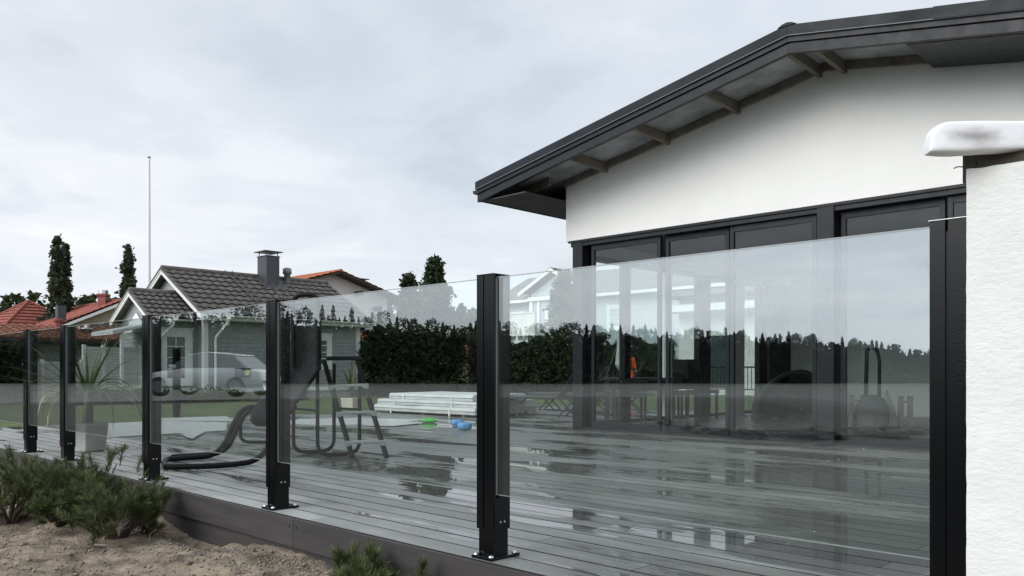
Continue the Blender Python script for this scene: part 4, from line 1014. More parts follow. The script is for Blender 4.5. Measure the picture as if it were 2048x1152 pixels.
    for s in (-1, 1): bb.prism([(-35.95 + s * 3.05, 6.08), (-35.95, 7.62), (-35.95, 7.86), (-35.95 + s * 3.05, 6.32)], 'y', YF - .62, YF - .55)
    bb.box((-38.4, YF - .25, 5.75), (-33.5, YF + .02, 6.02)).box((-38.35, YF - .1, 3.5), (-38.05, YF + .018, 5.75)).box((-37.6, YF - .1, 3.5), (-37.4, YF + .018, 5.75)).box((-42, YF - .2, 5.72), (-38.45, YF - .05, 5.9)).box((-33.4, YF - .2, 5.72), (-19.4, YF - .05, 5.9))
    bb.build('white_trim', WHITEP, V)
    for a, b, z0, z1 in ((-36.75, -35.75, 3.7, 5.1),):
        window(V, 'y', YF + .02, -1, a, b, z0, z1, 2, 2, .18, .08)
    for a, b in ((-40.6, -39.6), (-31.9, -30.4)): window(V, 'y', YF + .6, -1, a, b, 3.7, 5.0, 2, 3, .18, .08)
    bc = MB().box((-41.3, YF - 1.9, 3.25), (-36.2, YF + .0, 3.45)).box((-41.3, YF - 1.9, 3.45), (-36.2, YF - 1.82, 4.75)).box((-41.3, YF - 1.98, 4.75), (-36.2, YF - 1.78, 4.83)).box((-41.3, YF - 1.8, 3.46), (-41.2, YF - .05, 4.74))
    bal = bc.build('balcony', WHITEP, V)
    sl = MB()
    for k in range(30): sl.box((-41.25 + k * .17, YF - 1.93, 3.50), (-41.25 + k * .17 + .13, YF - 1.905, 4.72))
    sl.build('balcony_boards', WHITEP, bal)
    ps = MB()
    for x in (-41.1, -39.5, -37.9, -36.4): ps.box((x - .09, YF - 1.85, -.1), (x + .09, YF - 1.65, 3.25))
    ps.box((-41.4, YF - 2.0, 2.75), (-36.1, YF - 1.86, 2.95)); ps.build('veranda_posts', WHITEP, V)
    MB().box((-31.0, YF + 3.5, 7.2), (-30.4, YF + 4.1, 8.9)).build('chimney', CHIM, V)
    # white modern house seen through the rooms
    B = empty('white_balcony_house', (0, 0, 0), label='white flat fronted house with white beam seen through the window wall', cat='house')
    MB().box((-18, 28.6, -.2), (-4, 36, 3.75)).build('wall', PLASTER, B)
    MB().box((-18.2, 27.6, 3.18), (-4, 27.85, 3.46)).box((-18.2, 27.85, 3.2), (-18.0, 28.6, 3.44)).build('beam', WHITEP, B, .01)
    MB().box((-18.3, 27.3, 3.78), (-4, 36.3, 3.98)).build('roof', GREYROOF, B)
    for a, b in ((-16.9, -15.4), (-14.6, -13.6)): window(B, 'y', 28.6, -1, a, b, .1, 2.3, 1, 1, .08, .06)
    rl = MB().box((-18, 26.7, .95), (-4, 26.74, 1.0)).box((-18, 26.7, .15), (-4, 26.74, .19))
    for k in range(90): rl.box((-18 + k * .155, 26.71, .19), (-18 + k * .155 + .02, 26.73, .95))
    rl.build('railing', BLACK, B)
    # slatted shed in the hedge gap
    d = 37.0; a, b = gp(905, d), gp(943, d); ang = math.atan2(b.y - a.y, b.x - a.x)
    S = empty('slatted_shed', a, ang, label='small slatted wooden shed with pink-red roof in the hedge gap', cat='shed')
    Lh = (b - a).length; WOOD = mat('shed_slats', (.25, .19, .12), .85, var=.2, vscale=4)
    box('wall', (0, .03, 0), (Lh, 1.2, 1.62), WOOD, S)
    sme = MB().box((0, 0, 0), (Lh, .03, .075)).mesh('slat', WOOD)
    for k in range(15): put('slat', sme, S, (0, 0, .15 + k * .098))
    rf = MB(); wave_roof(rf, (-.1, -.25, 1.62), (Lh + .2, 0, 0), (0, .8, .5), 6, 4, amp=.04); rf.build('roof', REDTILE, S)
    # flagpole
    f = at_d(298, HOR, 43); zt = CAMZ + (HOR - 313) / FPX * 43
    F = empty('flagpole', (f.x, f.y, -.1), label='tall white flagpole rising behind the grey house', cat='flagpole')
    MB().tube([(0, 0, 0), (0, 0, zt * .5), (0, 0, zt)], [.115, .095, .065], 12).build('pole', mat('white_fibreglass', (.80, .81, .82), .35), F)
    MB().lathe([(.045, 0), (.085, .02), (.09, .09), (.05, .12), (0, .13)], (0, 0, zt), 12).build('finial', mat('grey_pole_cap', (.35, .35, .36), .5), F)
    L1 = at_d(906, HOR, 45); lp = empty('garden_lamp', (L1.x, L1.y, -.1), label='slim garden lamp post with pale head above the hedge', cat='lamp')
    MB().tube([(0, 0, 0), (0, 0, 2.75)], .03, 8).build('pole', BLACK, lp); MB().lathe([(.05, 0), (.16, .05), (.05, .2), (0, .22)], (0, 0, 2.75), 12).build('lamp_head', WHITEP, lp)
build_far_houses()
# ------------------------------------------------------------------ things on the deck and lawn
TUBE = mat('dark_green_black_tube', (.006, .0075, .007), .5, spec=.15, var=.15)
FABRIC = mat('black_mesh_fabric', (.016, .017, .020), .8, var=.2, vscale=8, bump=.001, bscale=200)
GREYPL = mat('grey_step_plastic', (.30, .315, .31), .55, var=.08)
WHITEPRINT = mat('white_print', (.75, .75, .77), .5)
def build_recliner():
    p0 = on_z(470, 925, 0)
    r = empty('tube_recliner', p0, label='black reclining sling chair on curved tube runners behind the glass', cat='chair')
    L = lambda v: Vector(v) - p0
    rr = .024
    A = [on_z(333, 919, .03), on_z(440, 911, .03), at_d(468, 845, 7.55), at_d(486, 815, 7.6), at_d(560, 811, 7.7)]
    B = [on_z(333, 934, .03), on_z(440, 932, .03), on_z(524, 922, .03), at_d(556, 850, 7.2), at_d(590, 812, 7.4)]
    MB().tube([L(v) for v in rounded(A, .22, 7)], rr, 10).build('runner', TUBE, r)
    A2 = [on_z(343, 914, .03), on_z(452, 907, .03), at_d(478, 848, 7.75), at_d(494, 821, 7.8), at_d(562, 819, 7.9)]
    MB().tube([L(v) for v in rounded(A2, .22, 7)], rr, 10).build('runner', TUBE, r)
    MB().tube([L(v) for v in rounded(B, .22, 7)], rr, 10).build('runner', TUBE, r)
    MB().tube([L(v) for v in rounded([on_z(333, 934, .03), on_z(327, 926, .03), on_z(333, 919, .03)], .05)], rr, 10).build('runner_end', TUBE, r)
    C = [at_d(481, 826, 8.6), on_z(481, 884, .02), on_z(560, 884, .02), at_d(562, 830, 9.1)]
    MB().tube([L(v) for v in rounded(C, .12, 6)], .018, 8).build('rear_leg', TUBE, r)
    # sling: seat pocket low on the left rising into the upright head panel
    rows = [(640, 583, 640, 7.75), (690, 583, 640, 7.72), (735, 582, 640, 7.68), (748, 573, 632, 7.62), (775, 545, 613, 7.55), (800, 518, 595, 7.50), (826, 503, 575, 7.46), (842, 501, 565, 7.45), (853, 512, 556, 7.5)]
    vs, n = [], 6
    for y, a, b, d in rows:
        for i in range(n + 1):
            t = i / n; vs.append(L(at_d(a + (b - a) * t, y, d + .06 * math.sin(math.pi * t))))
    k = n + 1; m = MB().add(vs, [(j * k + i, j * k + i + 1, (j + 1) * k + i + 1, (j + 1) * k + i) for j in range(len(rows) - 1) for i in range(n)], 0, True)
    s = m.build('sling', FABRIC, r); so = s.modifiers.new('thick', 'SOLIDIFY'); so.thickness = .022; so.offset = 1
    top = [at_d(587, 735, 7.70), at_d(586, 598, 7.74), at_d(598, 590, 7.75), at_d(626, 589, 7.75), at_d(636, 597, 7.74), at_d(637, 735, 7.70)]
    MB().tube([L(v) for v in rounded(top, .06, 5)], .021, 10).build('head_bar', TUBE, r)
    side = [at_d(640, 735, 7.66), at_d(571, 832, 7.42), at_d(556, 850, 7.2)]
    MB().tube([L(v) for v in rounded(side, .1)], .016, 8).build('side_rail', TUBE, r)
    # white printed mark on the head panel: wordmark bar, slash, peak, short wordmark
    def flat(pts, d=7.58): return [L(at_d(x, y, d)) for x, y in pts]
    lg = MB()
    for pts in ([(594, 650), (597, 647), (607, 647), (610, 648.5), (609, 651), (594, 651)], [(608, 652.8), (609.4, 653.4), (617, 646.6), (615.8, 646)],
                [(614, 651), (616.5, 648.2), (619, 652), (617.6, 652), (616.4, 650.2), (615.4, 651.2)], [(619, 648), (627, 646), (626, 650), (620, 650.4)]):
        v = flat(pts); w = [q + (p0 - Vector((0, 0, CAMZ)) + q).normalized() * .002 for q in v]; c = len(v)
        lg.add(v + w, [tuple(range(c)), tuple(range(2 * c - 1, c - 1, -1))] + [(i, (i + 1) % c, c + (i + 1) % c, c + i) for i in range(c)])
    lg.build('printed_mark', WHITEPRINT, s)
build_recliner()

def build_ladder():
    p0 = on_z(690, 905, 0); L = lambda v: Vector(v) - p0
    r = empty('pool_ladder', p0, label='dark tubular step ladder with three grey plastic steps on the deck', cat='ladder')
    feet = (on_z(705, 916, .0), on_z(773, 915, .0)); tops = (at_d(648, 722, 7.95), at_d(714, 719, 8.05))
    for a, b in zip(feet, tops): MB().tube([L(a), L(a.lerp(b, .5)), L(b)], .0245, 10).build('stile', TUBE, r)
    for t in (.128, .42, .70):
        a, b = feet[0].lerp(tops[0], t + .012), feet[1].lerp(tops[1], t + .012); d = (b - a).normalized(); up = Vector((0, 0, 1)); out = up.cross(d).normalized()
        out = out if out.y < 0 else -out
        a, b = a - d * .03, b + d * .03; m = MB(); n = 10; top, bot = [], []
        for i in range(n + 1):
            u = i / n; p = a.lerp(b, u); sag = .022 * math.sin(math.pi * u)
            th = .055 if i in (0, n) else (.050 if i in (1, n - 1) else .026)
            for o_ in (-.045, .05): top.append(L(p + out * o_ + up * (.028 + .0 * sag))); bot.append(L(p + out * o_ + up * (.028 - th - (0 if th > .03 else 0) + (0 if th > .03 else sag * .0))))
        V = top + bot; q = len(top)
        fs = []
        for i in range(n):
            j = 2 * i; fs += [(j, j + 1, j + 3, j + 2), (q + j, q + j + 2, q + j + 3, q + j + 1), (j, j + 2, q + j + 2, q + j), (j + 1, q + j + 1, q + j + 3, j + 3)]
        fs += [(0, q, q + 1, 1), (2 * n, 2 * n + 1, q + 2 * n + 1, q + 2 * n)]
        m.add(V, fs); m.build('step', GREYPL, r, .006)
    for pts, nm in (([(587, 818, 8.15), (587, 905, 0), (668, 901, 0), (668, 728, 8.2)], 'rear_leg'), ([(635, 738, 7.85), (635, 911, 0), (719, 906, 0), (719, 722, 8.1)], 'rear_leg')):
        q = [L(at_d(x, y, d) if d else on_z(x, y, .018)) for x, y, d in pts]
        MB().tube(rounded(q, .13, 7), .0185, 10).build(nm, TUBE, r)
    for a, b in (((585, 817, 8.15), (634, 821, 7.85)), ((668, 816, 8.2), (720, 819, 8.08))):
        MB().tube([L(at_d(*a)), L(at_d(*b))], .012, 8).build('cross_tube', TUBE, r)
    MB().bar(L(at_d(652, 717, 8.0)), L(at_d(722, 716, 8.1)), .16, .04).build('top_platform', FABRIC, r, .01)
build_ladder()

def build_stack():
    PANEL = mat('white_cover_vinyl', (.66, .67, .665), .5, var=.12, vscale=2.5, bump=.004, bscale=5); PIPE = mat('grey_seam', (.33, .34, .34), .6)
    def panel(label, x0, x1, y0, y1, z0, z1, seed, rz=0.0):
        c = Vector(((x0 + x1) / 2, (y0 + y1) / 2, z0)); rng = random.Random(seed)
        o = empty('cover_panel', c, rz, label=label, cat='panel', group='stacked white panels'); hx, hy = (x1 - x0) / 2, (y1 - y0) / 2; h = z1 - z0
        n = 10; vs, fs = [], []
        for i in range(n + 1):
            x = -hx + 2 * hx * i / n; w = .012 * mnoise.noise((x * 1.7, seed, 0)); sagt = .014 * mnoise.noise((x * 1.2, seed, 3))
            for y, z in ((-hy + w, 0), (-hy - .012 + w, h * .5), (-hy + w, h - .012), (-hy + .03, h + sagt), (hy - .03, h + sagt + .01), (hy, h * .5), (hy, 0)): vs.append((x, y, z))
        k = 7
        fs = [(i * k + j, (i + 1) * k + j, (i + 1) * k + (j + 1) % k, i * k + (j + 1) % k) for i in range(n) for j in range(k)] + [tuple(range(k)), tuple(n * k + j for j in reversed(range(k)))]
        m = MB().add(vs, fs); m.build('cover', PANEL, o, .006)
        m2 = MB().tube([(-hx, -hy - .014, h * .5), (0, -hy - .014 + .012 * mnoise.noise((0, seed, 0)), h * .5), (hx, -hy - .014, h * .5)], .007, 6); m2.build('seam', PIPE, o)
        for xx in (-hx * .62, hx * .55): MB().box((xx - .02, -hy - .022, -.04), (xx + .02, -hy - .013, .09)).build('strap', WHITEP, o)
    panel('white cover panel at the bottom of the stack on the deck', -13.05, -10.15, 9.62, 11.2, .045, .165, 1)
    panel('second white cover panel from the bottom of the stack', -13.0, -10.2, 9.68, 11.2, .170, .275, 2, .012)
    panel('topmost white cover panel of the stack on the deck', -12.75, -10.3, 9.75, 11.1, .279, .385, 3, -.02)
    for x in (-12.7, -11.6, -10.5):
        o = box('timber_bearer', (x - .04, 9.66, .001), (x + .04, 11.1, .044), RAFTER); tag(o, {-12.7: 'left', -11.6: 'middle', -10.5: 'right'}[x] + ' timber bearer under the stack of white panels', 'bearer', 'bearers under the stack')
build_stack()

def blob(name, label, cat, c, rx, ry, rz, mt, e=.7, dent=0.0):
    vs, fs = [], []; nu, nv = 20, 10
    for j in range(nv + 1):
        b = -math.pi / 2 + math.pi * j / nv
        for i in range(nu):
            a = 2 * math.pi * i / nu; cb = abs(math.cos(b)) ** e; sb = math.copysign(abs(math.sin(b)) ** e, math.sin(b))
            vs.append((rx * cb * math.cos(a) * (1 + dent * mnoise.noise((a, b, 1))), ry * cb * math.sin(a), rz * (1 + sb)))
    fs = [(j * nu + i, j * nu + (i + 1) % nu, (j + 1) * nu + (i + 1) % nu, (j + 1) * nu + i) for j in range(nv) for i in range(nu)]
    o = MB().add(vs, fs, 0, True).build(name, mt, None, loc=c, rot=(0, 0, R(44))); tag(o, label, cat); return o
BLUE = mat('light_blue_vinyl', (.14, .38, .72), .35, var=.08)
p = on_z(929, 860, .002); b1 = blob('pool_float', 'nearer light blue pool float cushion on the deck', 'pool float', p, .105, .08, .055, BLUE)
MB().tube([(0, -.083, .07), (0, -.098, .074)], .012, 8).build('valve', BLUE, b1)
p = on_z(915, 852, .002); b2 = blob('pool_float', 'farther light blue pool float cushion behind the nearer one', 'pool float', p, .105, .08, .05, BLUE)
MB().tube([(-.03, -.083, .06), (-.03, -.098, .064)], .012, 8).build('valve', BLUE, b2)
p = on_z(858, 845, .002); g = blob('green_toy', 'bright green plastic toy on the deck edge', 'toy', p, .13, .07, .03, mat('bright_green_plastic', (.12, .62, .10), .4), .8, .5)
MB().lathe([(.05, .04), (.035, .075), (0, .08)], (.02, 0, 0), 10).build('toy_top', MT['bright_green_plastic'], g)

def sheet(name, label, pts, z, t, mt, cat='sheet'):
    q = [on_z(x, y, z) for x, y in pts]; c = sum(q, Vector()) / len(q); o = MB()
    o.prism([(v.x - c.x, v.y - c.y) for v in q], 'z', 0, t); o = o.build(name, mt, None, .001, loc=(c.x, c.y, z)); tag(o, label, cat); return o
PALE = mat('pale_grey_board', (.46, .47, .455), .55, var=.08, vscale=3, rvar=.15); WET = mat('white_wet_sheet', (.68, .69, .69), .25, var=.12, vscale=4)
sheet('pale_board', 'large pale grey board lying on the deck left of the lone post', [(130, 852), (330, 842), (455, 846), (452, 862), (330, 869), (215, 876), (120, 878)], .004, .010, PALE, 'board')
sheet('pale_board', 'pale grey board at the foot of the lone post', [(300, 838), (452, 833.5), (470, 843), (320, 841)], .004, .012, PALE, 'board')
sheet('torn_board_piece', 'torn pale board piece sticking out towards the recliner', [(362, 866), (410, 864), (393, 873), (385, 878), (372, 874)], .020, .006, PALE, 'board')
sheet('white_sheet', 'white wet plastic sheet lying behind the ladder', [(560, 846), (600, 838), (730, 836), (848, 840), (800, 846), (700, 850), (640, 851)], .004, .004, WET)
sheet('white_sheet', 'narrow white sheet left of the bright green toy', [(724, 851), (742, 846), (836, 844), (846, 846), (790, 852)], .010, .004, WET)

def lanceolate(mb, base, az, length, elev, droop, width, m=0, n=7):
    """long arching strap leaf"""
    p = Vector(base); pts = []; e = elev
    for i in range(n + 1):
        pts.append(p.copy()); p = p + Vector((math.cos(az) * math.cos(e), math.sin(az) * math.cos(e), math.sin(e))) * (length / n); e -= droop / n
    sd = Vector((-math.sin(az), math.cos(az), 0)); vs = []
    for i, q in enumerate(pts):
        t = i / n; w = width * (min(1, t * 5 + .45)) * (1 - t ** 2.2) + .001
        vs += [q - sd * w + Vector((0, 0, w * .25)), q, q + sd * w + Vector((0, 0, w * .25))]
    fs = []
    for i in range(n):
        a = 3 * i; fs += [(a, a + 1, a + 4, a + 3), (a + 1, a + 2, a + 5, a + 4)]
    mb.add(vs, fs, m, True)
LEAF = mat('strap_leaf', (.16, .19, .075), .5, c2=(.30, .30, .15), var=.3, vscale=2, trans=.25); LEAFD = mat('dark_strap_leaf', (.05, .07, .03), .5, c2=(.13, .16, .06), var=.3, vscale=2, trans=.2)
def strap_plant(name, label, loc, pot_h, pot_w, potm, n, length, seed, leafm, old=0, trunk=.12):
    rng = random.Random(seed); r = empty(name, loc, R(20), label=label, cat='plant'); hw = pot_w / 2
    if pot_h:
        pt = MB().hexa([(-hw * .86, -hw * .86, 0), (hw * .86, -hw * .86, 0), (hw * .86, hw * .86, 0), (-hw * .86, hw * .86, 0), (-hw, -hw, pot_h), (hw, -hw, pot_h), (hw, hw, pot_h), (-hw, hw, pot_h)])
        pt = pt.build('pot', potm, r, .012); box('soil', (-hw * .9, -hw * .9, pot_h), (hw * .9, hw * .9, pot_h + .004), DIRT, pt)
    MB().tube([(0, 0, pot_h), (.01, 0, pot_h + trunk)], [.05, .04], 8).build('stem', BARK, r)
    for k in range(n):
        m = MB(); az = rng.uniform(0, 6.28); e = rng.uniform(.35, 1.5)
        if k < old: lanceolate(m, (0, 0, pot_h + trunk), az, length * rng.uniform(.9, 1.25), rng.uniform(.6, 1.0), rng.uniform(2.2, 2.9), .020)
        else: lanceolate(m, (0, 0, pot_h + trunk), az, length * rng.uniform(.75, 1.1), e, rng.uniform(.1, .9), .016)
        m.build('leaf', leafm[k % len(leafm)], r)
p = on_z(702, 818, -.09); strap_plant('potted_yucca', 'spiky yucca in a cream square pot on the lawn by the ladder', (p.x, p.y, -.09), .27, .36, mat('cream_pot', (.58, .54, .47), .7, var=.08), 34, .85, 3, [LEAF, LEAFD])
p = on_z(140, 902, .0); strap_plant('drooping_cordyline', 'large drooping strap-leaved plant in a grey pot behind the leftmost posts', (p.x + .15, p.y + .12, 0.001), .28, .27, mat('grey_concrete_pot', (.34, .34, .32), .8, var=.15), 46, .82, 9, [LEAF, LEAF, LEAFD], old=20, trunk=.22)

def build_loungers():
    FR = mat('dark_lounger_frame', (.03, .032, .034), .5); MESH = mat('grey_black_textilene', (.055, .058, .062), .75, var=.1)
    def make(label):
        r = empty('sun_lounger', (0, 0, 0), label=label, cat='sun lounger', group='dark sun loungers')
        m = MB()
        for y in (-.3, .3): m.bar((-.95, y, .34), (.95, y, .34), .035, .04)
        for x in (-.95, .95): m.bar((x, -.28, .34), (x, .28, .34), .035, .04)
        m.build('frame', FR, r, .004)
        MB().box((-.30, -.275, .352), (.93, .275, .366)).build('seat', MESH, r)
        MB().hexa([(-.32, -.275, .36), (-.30, -.275, .352), (-.30, .275, .352), (-.32, .275, .36), (-.72, -.275, .95), (-.705, -.275, .94), (-.705, .275, .94), (-.72, .275, .95)]).build('backrest', MESH, r)
        for x in (-.5, .55):
            for y in (-.3, .3):
                MB().bar((x - .17, y, 0), (x + .14, y, .33), .035, .025).build('leg', FR, r); MB().bar((x + .17, y, 0), (x - .14, y, .33), .035, .025).build('leg', FR, r)
        return r
    a = make('dark folding sun lounger with raised back left of the corner pillar')
    p = on_z(1088, 833, .0); a.location = (p.x, p.y, .001); a.rotation_euler.z = R(44 + 180 - 18)
    for lab, px, py, rz in (('dark sun lounger seen through the first window left of the table', 1214, 822, 44 + 180 - 12), ('farther dark sun lounger partly hidden by the corner pillar', 1150, 820, 44 + 180 - 15)):
        b = copy_tree(a); b['label'] = lab; p = on_z(px, py, .0); b.location = (p.x, p.y, .001 if p.x > DX0 and p.y < DY1 else -.1); b.rotation_euler.z = R(rz)
build_loungers()

# worker in orange on the far lawn, seen through the side glazing
def build_person():
    d = 38.0; q = gp(1258, d, -.1)
    r = empty('person', q, R(44 + 20), label='person in orange high visibility work clothes standing by the hedge', cat='person'); r.scale = (1.2, 1.15, 1.06)
    V = {'pel': (0, 0, .95), 'waist': (0, 0, 1.08), 'chest': (0, -.01, 1.34), 'neck': (0, 0, 1.50), 'head': (0, -.015, 1.62), 'crown': (0, -.01, 1.74),
         'hl': (-.10, 0, .92), 'kl': (-.12, -.02, .50), 'al': (-.12, .02, .09), 'tl': (-.13, -.13, .05), 'hr': (.10, 0, .92), 'kr': (.12, -.03, .50), 'ar': (.13, .02, .09), 'tr': (.14, -.13, .05),
         'sl': (-.19, 0, 1.43), 'el': (-.26, .03, 1.16), 'wl': (-.23, -.12, .95), 'sr': (.19, 0, 1.43), 'er': (.26, .03, 1.16), 'wr': (.22, -.14, .97)}
    rad = {'pel': .15, 'waist': .145, 'chest': .165, 'neck': .06, 'head': .095, 'crown': .07, 'hl': .10, 'kl': .078, 'al': .055, 'tl': .04, 'hr': .10, 'kr': .078, 'ar': .055, 'tr': .04, 'sl': .075, 'el': .06, 'wl': .042, 'sr': .075, 'er': .06, 'wr': .042}
    E = [('pel', 'waist'), ('waist', 'chest'), ('chest', 'neck'), ('neck', 'head'), ('head', 'crown'), ('pel', 'hl'), ('hl', 'kl'), ('kl', 'al'), ('al', 'tl'), ('pel', 'hr'), ('hr', 'kr'), ('kr', 'ar'), ('ar', 'tr'), ('chest', 'sl'), ('sl', 'el'), ('el', 'wl'), ('chest', 'sr'), ('sr', 'er'), ('er', 'wr')]
    ks = list(V); me = bpy.data.meshes.new('body'); me.from_pydata([V[k] for k in ks], [(ks.index(a), ks.index(b)) for a, b in E], [])
    # one skin whose colour follows the clothing: boots, orange trousers and jacket, dark belt, hair
    m = bpy.data.materials.new('work_clothes'); m.use_nodes = True; nt = m.node_tree; N = nt.nodes.new; L = nt.links.new
    tc = N('ShaderNodeTexCoord'); sp = N('ShaderNodeSeparateXYZ'); L(tc.outputs['Object'], sp.inputs[0]); mr = N('ShaderNodeMapRange'); L(sp.outputs[2], mr.inputs[0]); mr.inputs[2].default_value = 1.85
    rp = N('ShaderNodeValToRGB'); L(mr.outputs[0], rp.inputs[0]); rp.color_ramp.interpolation = 'CONSTANT'
    st = [(0, (.02, .02, .02)), (.08, (.85, .12, .02)), (.50, (.03, .03, .03)), (.55, (.90, .14, .02)), (.80, (.45, .26, .18)), (.865, (.45, .26, .18)), (.92, (.07, .045, .03))]
    while len(rp.color_ramp.elements) < len(st): rp.color_ramp.elements.new(.5)
    for e_, (p_, c_) in zip(rp.color_ramp.elements, st): e_.position = p_; e_.color = (*c_, 1)
    L(rp.outputs[0], nt.nodes['Principled BSDF'].inputs['Base Color']); nt.nodes['Principled BSDF'].inputs['Roughness'].default_value = .8
    me.materials.append(m); o = put('body', me, r)
    sk = o.modifiers.new('skin', 'SKIN'); sk.use_smooth_shade = True
    for i, k in enumerate(ks):
        v = me.skin_vertices[0].data[i]; v.radius = (rad[k], rad[k] * (.72 if k in ('pel', 'waist', 'chest') else 1)); v.use_root = (k == 'pel')
    ss = o.modifiers.new('sub', 'SUBSURF'); ss.levels = ss.render_levels = 2
    fm = MB()
    for s in (-1, 1):
        for f in range(4): fm.tube([(s * .225 + s * .012 * (f - 1.5), -.135, .94), (s * .225 + s * .014 * (f - 1.5), -.175, .90), (s * .22 + s * .012 * (f - 1.5), -.17, .86)], [.011, .010, .007], 6)
        fm.tube([(s * .20, -.14, .945), (s * .185, -.18, .92), (s * .19, -.19, .89)], [.012, .011, .008], 6)
    fm.build('fingers', mat('skin', (.48, .28, .20), .6), r)
    b = MB().box((-.05, -.135, 1.0), (-.02, -.150, 1.5)).box((.02, -.135, 1.0), (.05, -.150, 1.5)); b.build('harness', BLACK, r)
build_person()
def build_parasol():
    q = on_z(1240, 800, -.1); q = gp(1240, 24, -.1); r = empty('closed_parasol', q, label='closed pale garden parasol left of the orange clad worker', cat='parasol')
    MB().tube([(0, 0, 0), (0, 0, 2.25)], .022, 8).build('pole', ALU, r)
    MB().lathe([(.03, 2.25), (.07, 2.0), (.10, 1.6), (.155, 1.12), (.09, 1.02), (.03, .95)], n=9, smooth=False).build('folded_canopy', mat('pale_parasol_cloth', (.42, .42, .40), .8, var=.15), r)
    MB().lathe([(.26, 0), (.26, .06), (.05, .1), (.03, .3)], n=16).build('base', CONC, r)
    MB().tube(rounded([(-.02, 0, 1.9), (-.45, -.1, .75), (-.40, -.12, .6)], .1), .012, 6).build('hanging_cord', RAFTER, r)
build_parasol()

# ------------------------------------------------------------------ furniture inside the white house
def build_interior():
    DK = mat('dark_stained_wood', (.020, .019, .018), .45, var=.2); UP = mat('black_upholstery', (.015, .015, .017), .8)
    a, b = at_d(1194, 757, 12.9), at_d(1338, 757, 12.6); zt = .70
    t = empty('dining_table', ((a.x + b.x) / 2, (a.y + b.y) / 2 + .2, .012), math.atan2(b.y - a.y, b.x - a.x), label='long dark dining table behind the first window', cat='table'); L_ = (b - a).length / 2
    MB().box((-L_, -.45, zt - .05), (L_, .45, zt)).build('tabletop', DK, t, .006)
    for x in (-L_ + .1, L_ - .1):
        for y in (-.38, .38): MB().box((x - .04, y - .04, 0), (x + .04, y + .04, zt - .05)).build('leg', DK, t)
    MB().box((-L_ + .1, -.36, zt - .15), (L_ - .1, -.33, zt - .052)).build('apron', DK, t)
    def chair(label, px, d, top, rz):
        q = at_d(px, HOR, d); r = empty('dining_chair', (q.x, q.y, .012), R(rz), label=label, cat='chair', group='black dining chairs')
        MB().box((-.21, -.22, .42), (.21, .2, .48)).build('seat', UP, r, .01); MB().box((-.21, .17, .5), (.21, .215, top)).build('backrest', UP, r, .01)
        for x in (-.18, .18):
            for y in (-.18, .17): MB().box((x - .018, y - .018, 0), (x + .018, y + .018, .42)).build('leg', DK, r)
    chair('left of the two high backed black chairs at the table end', 1346, 13.2, 1.0, 44); chair('right of the two high backed black chairs at the table end', 1374, 13.3, 1.0, 44)
    chair('lone black dining chair right of the pair, before the grey column', 1404, 14.0, .92, 60); chair('black dining chair at the near side of the table', 1262, 11.9, .70, 224)
    # arched dark pop-up tunnel beside the middle pillar
    q = at_d(1592, HOR, 13.4); r = empty('arched_tent', (q.x, q.y, .012), R(44 - 8), label='dark arched play tent standing left of the wide middle pillar', cat='tent')
    CL = mat('dark_grey_tent_cloth', (.06, .062, .064), .8, var=.35, vscale=4); n = 14; vs = []
    for j, (y, s, zz) in enumerate(((-.35, 1, 1), (.0, 1.03, 1.02), (.35, .95, .96), (.75, .6, .55), (.95, .2, .12))):
        for i in range(n + 1):
            a_ = math.pi * i / n; vs.append((-.42 * s * math.cos(a_) - (.28 * max(0, math.cos(a_)) ** 2 if a_ < 1.57 else 0), y, max(0, .80 * zz * math.sin(a_) ** .8)))
    k = n + 1; MB().add(vs, [(j * k + i, j * k + i + 1, (j + 1) * k + i + 1, (j + 1) * k + i) for j in range(4) for i in range(n)], 0, True).build('tent_skin', CL, r)
    MB().tube([v for v in map(Vector, vs[:k])], .035, 8).build('rim', UP, r)
    # hand truck with load
    q = at_d(1744, HOR, 11.5); r = empty('hand_truck', (q.x, q.y, .012), R(44), label='tall black handled cart with rounded grey load inside the right window', cat='cart')
    MB().tube(rounded([(-.10, 0, .1), (-.05, .05, 1.09), (-.02, .05, 1.12)], .05), .03, 8).build('handle', UP, r); MB().tube(rounded([(.10, 0, .1), (.13, .05, .95), (.10, .06, 1.10), (.05, .06, 1.13)], .1), .026, 8).build('handle', UP, r)
    blob_ = MB().lathe([(.20, .02), (.23, .15), (.22, .3), (.15, .42), (.05, .46), (0, .46)], n=14); blob_.build('load', mat('grey_sack', (.09, .09, .09), .85, var=.3), r)
    for s in (-1, 1): MB().tube([(s * .2, .1, .09), (s * .25, .1, .09)], .09, 14).build('wheel', UP, r)
    def rack(label, px, d, w, h):
        q = at_d(px, HOR, d); r = empty('low_wooden_rack', (q.x, q.y, .012), R(44), label=label, cat='rack')
        for x in (-w / 2, w / 2): MB().box((x - .03, -.03, 0), (x + .03, .03, h)).build('upright', RAFTER, r)
        for z in (h * .25, h * .82): MB().bar((-w / 2 + .03, 0, z), (w / 2 - .03, 0, z), .04, .03).build('rail', RAFTER, r)
    rack('low wooden rack left of the black handled cart', 1714, 11.6, .16, .46); rack('low wooden rack right of the black handled cart', 1811, 11.6, .14, .44)
    q = at_d(1787, HOR, 11.7); o = MB().hexa([(-.1, 0, 0), (.1, 0, 0), (.1, .25, 0), (-.1, .25, 0), (-.06, .1, .52), (-.03, .1, .52), (-.03, .13, .52), (-.06, .13, .52)]).build('leaning_board', mat('pale_board_inside', (.4, .4, .38), .7), None, loc=(q.x, q.y, .012), rot=(0, 0, R(44))); tag(o, 'pale tapered board standing between cart and right wooden rack', 'board')
    q = gp(1537, 25, -.1); strap_plant('potted_plant', 'dark leafed plant in a round white pot seen through the side glazing', (q.x, q.y, -.1), .38, .36, WHITEP, 16, .5, 21, [LEAFD])
